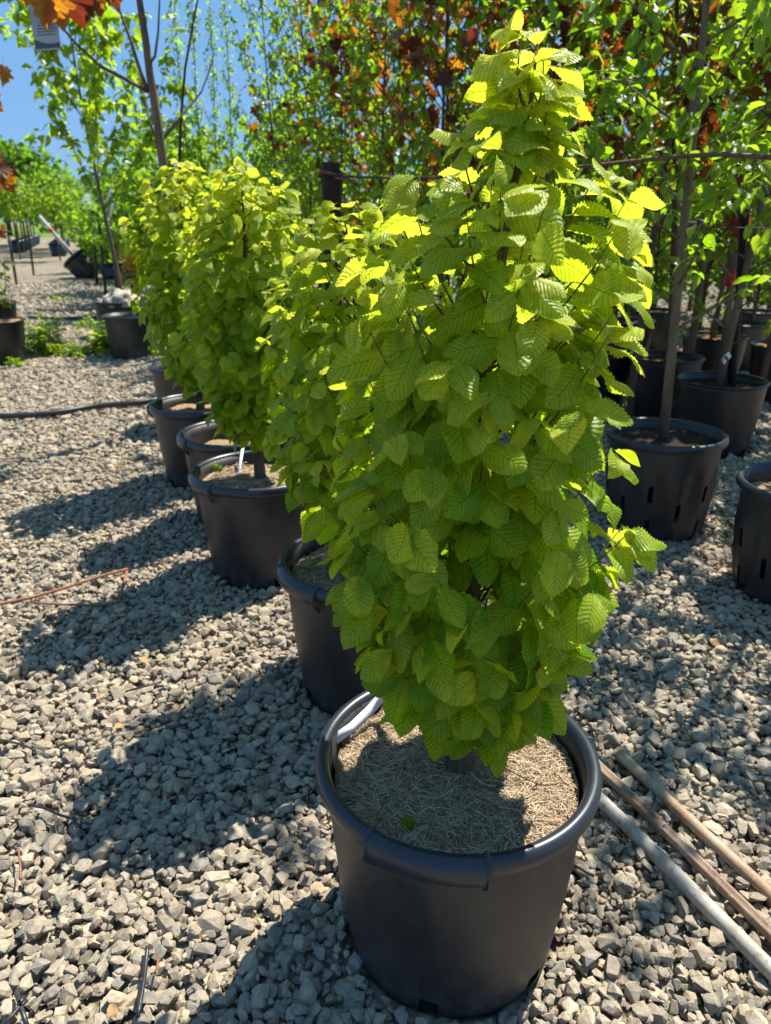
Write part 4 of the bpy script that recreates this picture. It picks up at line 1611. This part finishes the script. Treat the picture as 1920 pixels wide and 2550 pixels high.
wire_thing('hose', [on_z(-60, 1038, .04), on_z(60, 1034, .04), on_z(150, 1026, .04), on_z(230, 1012, .04), on_z(300, 1006, .04), on_z(352, 1001, .04), on_z(420, 990, .04)], .021, M['hose'], 'black irrigation hose running from the left edge to the row of pots', 'hose', 10)
wire_thing('hose', [on_z(70, 790, .03), on_z(130, 793, .03), on_z(190, 792, .03), on_z(245, 790, .03), on_z(300, 788, .03)], .024, M['hose'], 'second black hose farther back, behind the weeds', 'hose', 8)
wire_thing('drip_tube', [on_z(367, 2358, .034), on_z(363, 2400, .030), on_z(357, 2450, .032), on_z(343, 2532, .034)], .0042, M['hose'], 'short cut piece of black drip tube on the sunny gravel', 'tube')
b = Buf()
for q in (((40, 2470), (48, 2495), (56, 2520), (66, 2552)), ((68, 2490), (50, 2505), (30, 2530), (8, 2550)), ((60, 2482), (46, 2502), (52, 2510), (56, 2496))):
    b.tube([on_z(px, py, .035) for px, py in q], .0042, 6)
tag(b.obj('plastic_tie', M['hose'], None), 'knotted black plastic tie in the bottom left corner', 'tie')
b = Buf()
for q in (((76, 2004), (110, 2012), (150, 2030), (190, 2042), (222, 2052)), ((176, 2022), (190, 2040), (200, 2056)), ((206, 2040), (190, 2044), (180, 2036))):
    b.tube([on_z(px, py, .035) for px, py in q], .0034, 6)
tag(b.obj('plastic_tie', M['hose'], None), 'knotted black plastic tie beside the shadow of the second hornbeam', 'tie')
wire_thing('plastic_tie', [on_z(0, 1842, .03), on_z(30, 1848, .034), on_z(60, 1856, .032), on_z(86, 1868, .03)], .003, M['hose'], 'thin black tie on sunny gravel at the left edge', 'tie')
wire_thing('plastic_tie', [on_z(312, 1722, .03), on_z(350, 1712, .034), on_z(402, 1698, .03)], .003, M['hose'], 'thin black tie just above the big shadow', 'tie')
wire_thing('plastic_tie', [on_z(1424, 2150, .03), on_z(1450, 2165, .034), on_z(1480, 2182, .03)], .0035, M['hose'], 'thin black tie between the nearest pot and the canes', 'tie')
wire_thing('twig', [on_z(-40, 1512, .035), on_z(80, 1487, .035), on_z(170, 1461, .035), on_z(250, 1435, .035), on_z(318, 1417, .03)], .006, M['twig_red'], 'long reddish brown twig lying across the gravel at the left', 'twig')
wire_thing('twig', [on_z(77, 1499, .03), on_z(150, 1505, .032), on_z(273, 1507, .03)], .0042, M['twig_red'], 'thin reddish twig lying below the long one', 'twig')
wire_thing('twig', [on_z(316, 1424, .034), on_z(307, 1460, .034), on_z(297, 1498, .03)], .005, M['twig_red'], 'short reddish twig at the tip of the long one', 'twig')
wire_thing('twig', [on_z(52, 2190, .034), on_z(50, 2150, .036), on_z(46, 2115, .04)], .0022, M['twig_red'], 'thin upright reddish twig in the sunny gravel', 'twig')
wire_thing('twig', [on_z(396, 2375, .036), on_z(392, 2405, .036), on_z(390, 2430, .032)], .0022, M['twig_red'], 'tiny red twig beside the drip tube', 'twig')
for k, (px, py, ln, lab) in enumerate(((275, 2500, .038, 'curled yellow brown dead leaf by the drip tube'), (284, 1812, .045, 'yellow dead leaf on sunny gravel left of the shadow'), (345, 1637, .05, 'brown dead leaf at the edge of the far shadow'),
                                       (572, 1955, .04, 'orange brown dead leaf inside the big shadow'), (246, 1735, .03, 'greenish dead leaf on the sunny gravel'), (302, 1160, .05, 'pale yellow dead leaf far back on gravel'),
                                       (1770, 1590, .05, 'dry straw coloured leaf on the dappled gravel'), (48, 1425, .04, 'yellow fallen leaf left of the twigs'))):
    p = on_z(px, py, .036)
    rr = random.Random(k)
    o = make_obj('dead_leaf', HB_HI[(k * 3 + 3) % 12].get('dead_leaf', M['dry_leaf']))
    o.matrix_world = frame_mat(p, Vector((rr.gauss(0, 1), rr.gauss(0, 1), .25)), Vector((rr.gauss(0, .6), rr.gauss(0, .6), 1)), ln * .75)
    tag(o, lab, 'leaf', 'dead leaves scattered on the gravel')


def weed(name, label, p, n, h, spread, seed, cat='weed', ln=.06, age=(.2, .9), geos=None):
    rr = random.Random(seed)
    root = thing(name, label, cat, p)
    items = []
    b = Buf()
    for k in range(n):
        x, y = rr.gauss(0, spread[0]), rr.gauss(0, spread[1])
        hh = h * rr.uniform(.5, 1.2)
        q0, q1 = Vector((x, y, 0)), Vector((x + rr.gauss(0, .04), y + rr.gauss(0, .04), hh))
        b.tube([q0, q0.lerp(q1, .5), q1], [.004, .003, .002], 4)
        for j in range(9):
            t = rr.uniform(.1, 1)
            a = rr.uniform(0, 6.28)
            items.append((rr.choice(geos or OV_LO), frame_mat(q0.lerp(q1, t), Vector((math.cos(a), math.sin(a), rr.uniform(0, .9))), Vector((rr.gauss(0, .3), rr.gauss(0, .3), 1)), ln * rr.uniform(.6, 1.3)), rr.uniform(*age)))
    b.obj('stems', M['twig'], root)
    joined_leaves('foliage', items, M['gr_s'], root)


weed('weed_clump', 'tall leafy weed clump beside the dappled pot at the left edge', on_z(100, 882, 0), 44, .36, (.14, .12), 1, ln=.085, age=(.5, 1))
weed('weed_clump', 'low spreading weeds right of the tall clump', on_z(145, 885, 0), 36, .11, (.20, .08), 2, ln=.07, age=(.5, 1))
weed('weed_clump', 'weed clump at the foot of the dark grey pot', on_z(262, 880, 0), 30, .28, (.08, .08), 3, ln=.10, age=(.4, 1))
weed('weed_clump', 'low yellow green weeds left of the dark grey pot', on_z(232, 890, 0), 12, .07, (.10, .08), 4)
weed('weed_clump', 'small weed tuft at the foot of the dappled pot', on_z(42, 913, 0), 9, .07, (.06, .03), 5)
weed('weed_clump', 'faint weed tuft on the gravel before the second hose', on_z(226, 815, 0), 10, .12, (.06, .05), 6)
weed('weed_clump', 'thin weeds on the gravel behind the second hose', on_z(140, 748, 0), 12, .06, (.15, .08), 7)
# seedlings in the mulch
def seedling(label, p, pts_, seed, ln):
    rr = random.Random(seed)
    root = thing('seedling', label, 'seedling', p)
    b = Buf()
    b.tube([(0, 0, -.01), (.002, 0, .02), (.004, .002, .04)], [.0012, .001, .0008], 5)
    b.obj('stem', M['twig'], root)
    for (d, nn, l_, z) in pts_:
        o = make_obj('leaf', rr.choice(HB_HI).get('leaf', M['hb']), root)
        o.color = (.12, .12, .12, 1)
        o.matrix_local = frame_mat(Vector((0, 0, z)), Vector(d), Vector(nn), l_)


seedling('small green seedling in the front of the nearest mulch', on_z(1022, 2095, .362), [((-.25, .1, .9), (0, -1, .4), .038, .012), ((.9, -.3, .05), (0, -.3, 1), .036, .010), ((.35, .3, .7), (-.3, -1, .3), .022, .02)], 3, .04)
seedling('pale green weed seedling against the inner wall of the third pot', on_z(540, 1185, .365), [((-.2, 0, 1), (0, -1, .3), .06, .0), ((.35, 0, 1), (0, -1, .2), .05, .0)], 4, .05)
for (px, py, z, ln, lab) in ((612, 1180, .375, .06, 'pale dry leaf on the mulch of the third pot'), (745, 1410, .38, .05, 'yellow dry leaf at the rim of the second pot'), (800, 1395, .39, .05, 'brown dry leaf on the mulch of the second pot')):
    o = make_obj('dead_leaf', HB_HI[5].get('dead_leaf', M['dry_leaf']))
    o.matrix_world = frame_mat(on_z(px, py, z), Vector((1, .3, .5)), Vector((0, -.6, 1)), ln)
    tag(o, lab, 'leaf', 'dead leaves in the pots')
wire_thing('twig', [on_z(1232, 1900, .385), on_z(1290, 1930, .387), on_z(1350, 1955, .388), on_z(1392, 1950, .386)], .0012, M['twig'], 'thin dark twig lying on the mulch of the nearest pot', 'twig', 5)
wire_thing('twig', [on_z(978, 1868, .385), on_z(1000, 1858, .388), on_z(1022, 1850, .386)], .002, M['coir'], 'pale little twig on the sunlit mulch of the nearest pot', 'twig', 5)
# burlap lump on pot eight
bl = thing('burlap_bundle', 'pale crumpled burlap lying on the pot under the sapling', 'burlap', (P8[0] + .08, P8[1] - .02, .39))
bm = bmesh.new()
bmesh.ops.create_icosphere(bm, subdivisions=4, radius=1)
from mathutils import noise as mn
for v in bm.verts:
    f = 1 + .30 * mn.noise(v.co * 2.1) + .14 * mn.noise(v.co * 5.2)
    v.co = Vector((v.co.x * .22 * f, v.co.y * .2 * f, max(-.02, v.co.z * .17 * f)))
me = bpy.data.meshes.new('cloth')
bm.to_mesh(me)
bm.free()
me.polygons.foreach_set('use_smooth', [True] * len(me.polygons))
make_obj('cloth', me, bl, M['burlap'])

gravel(POT_BASES)
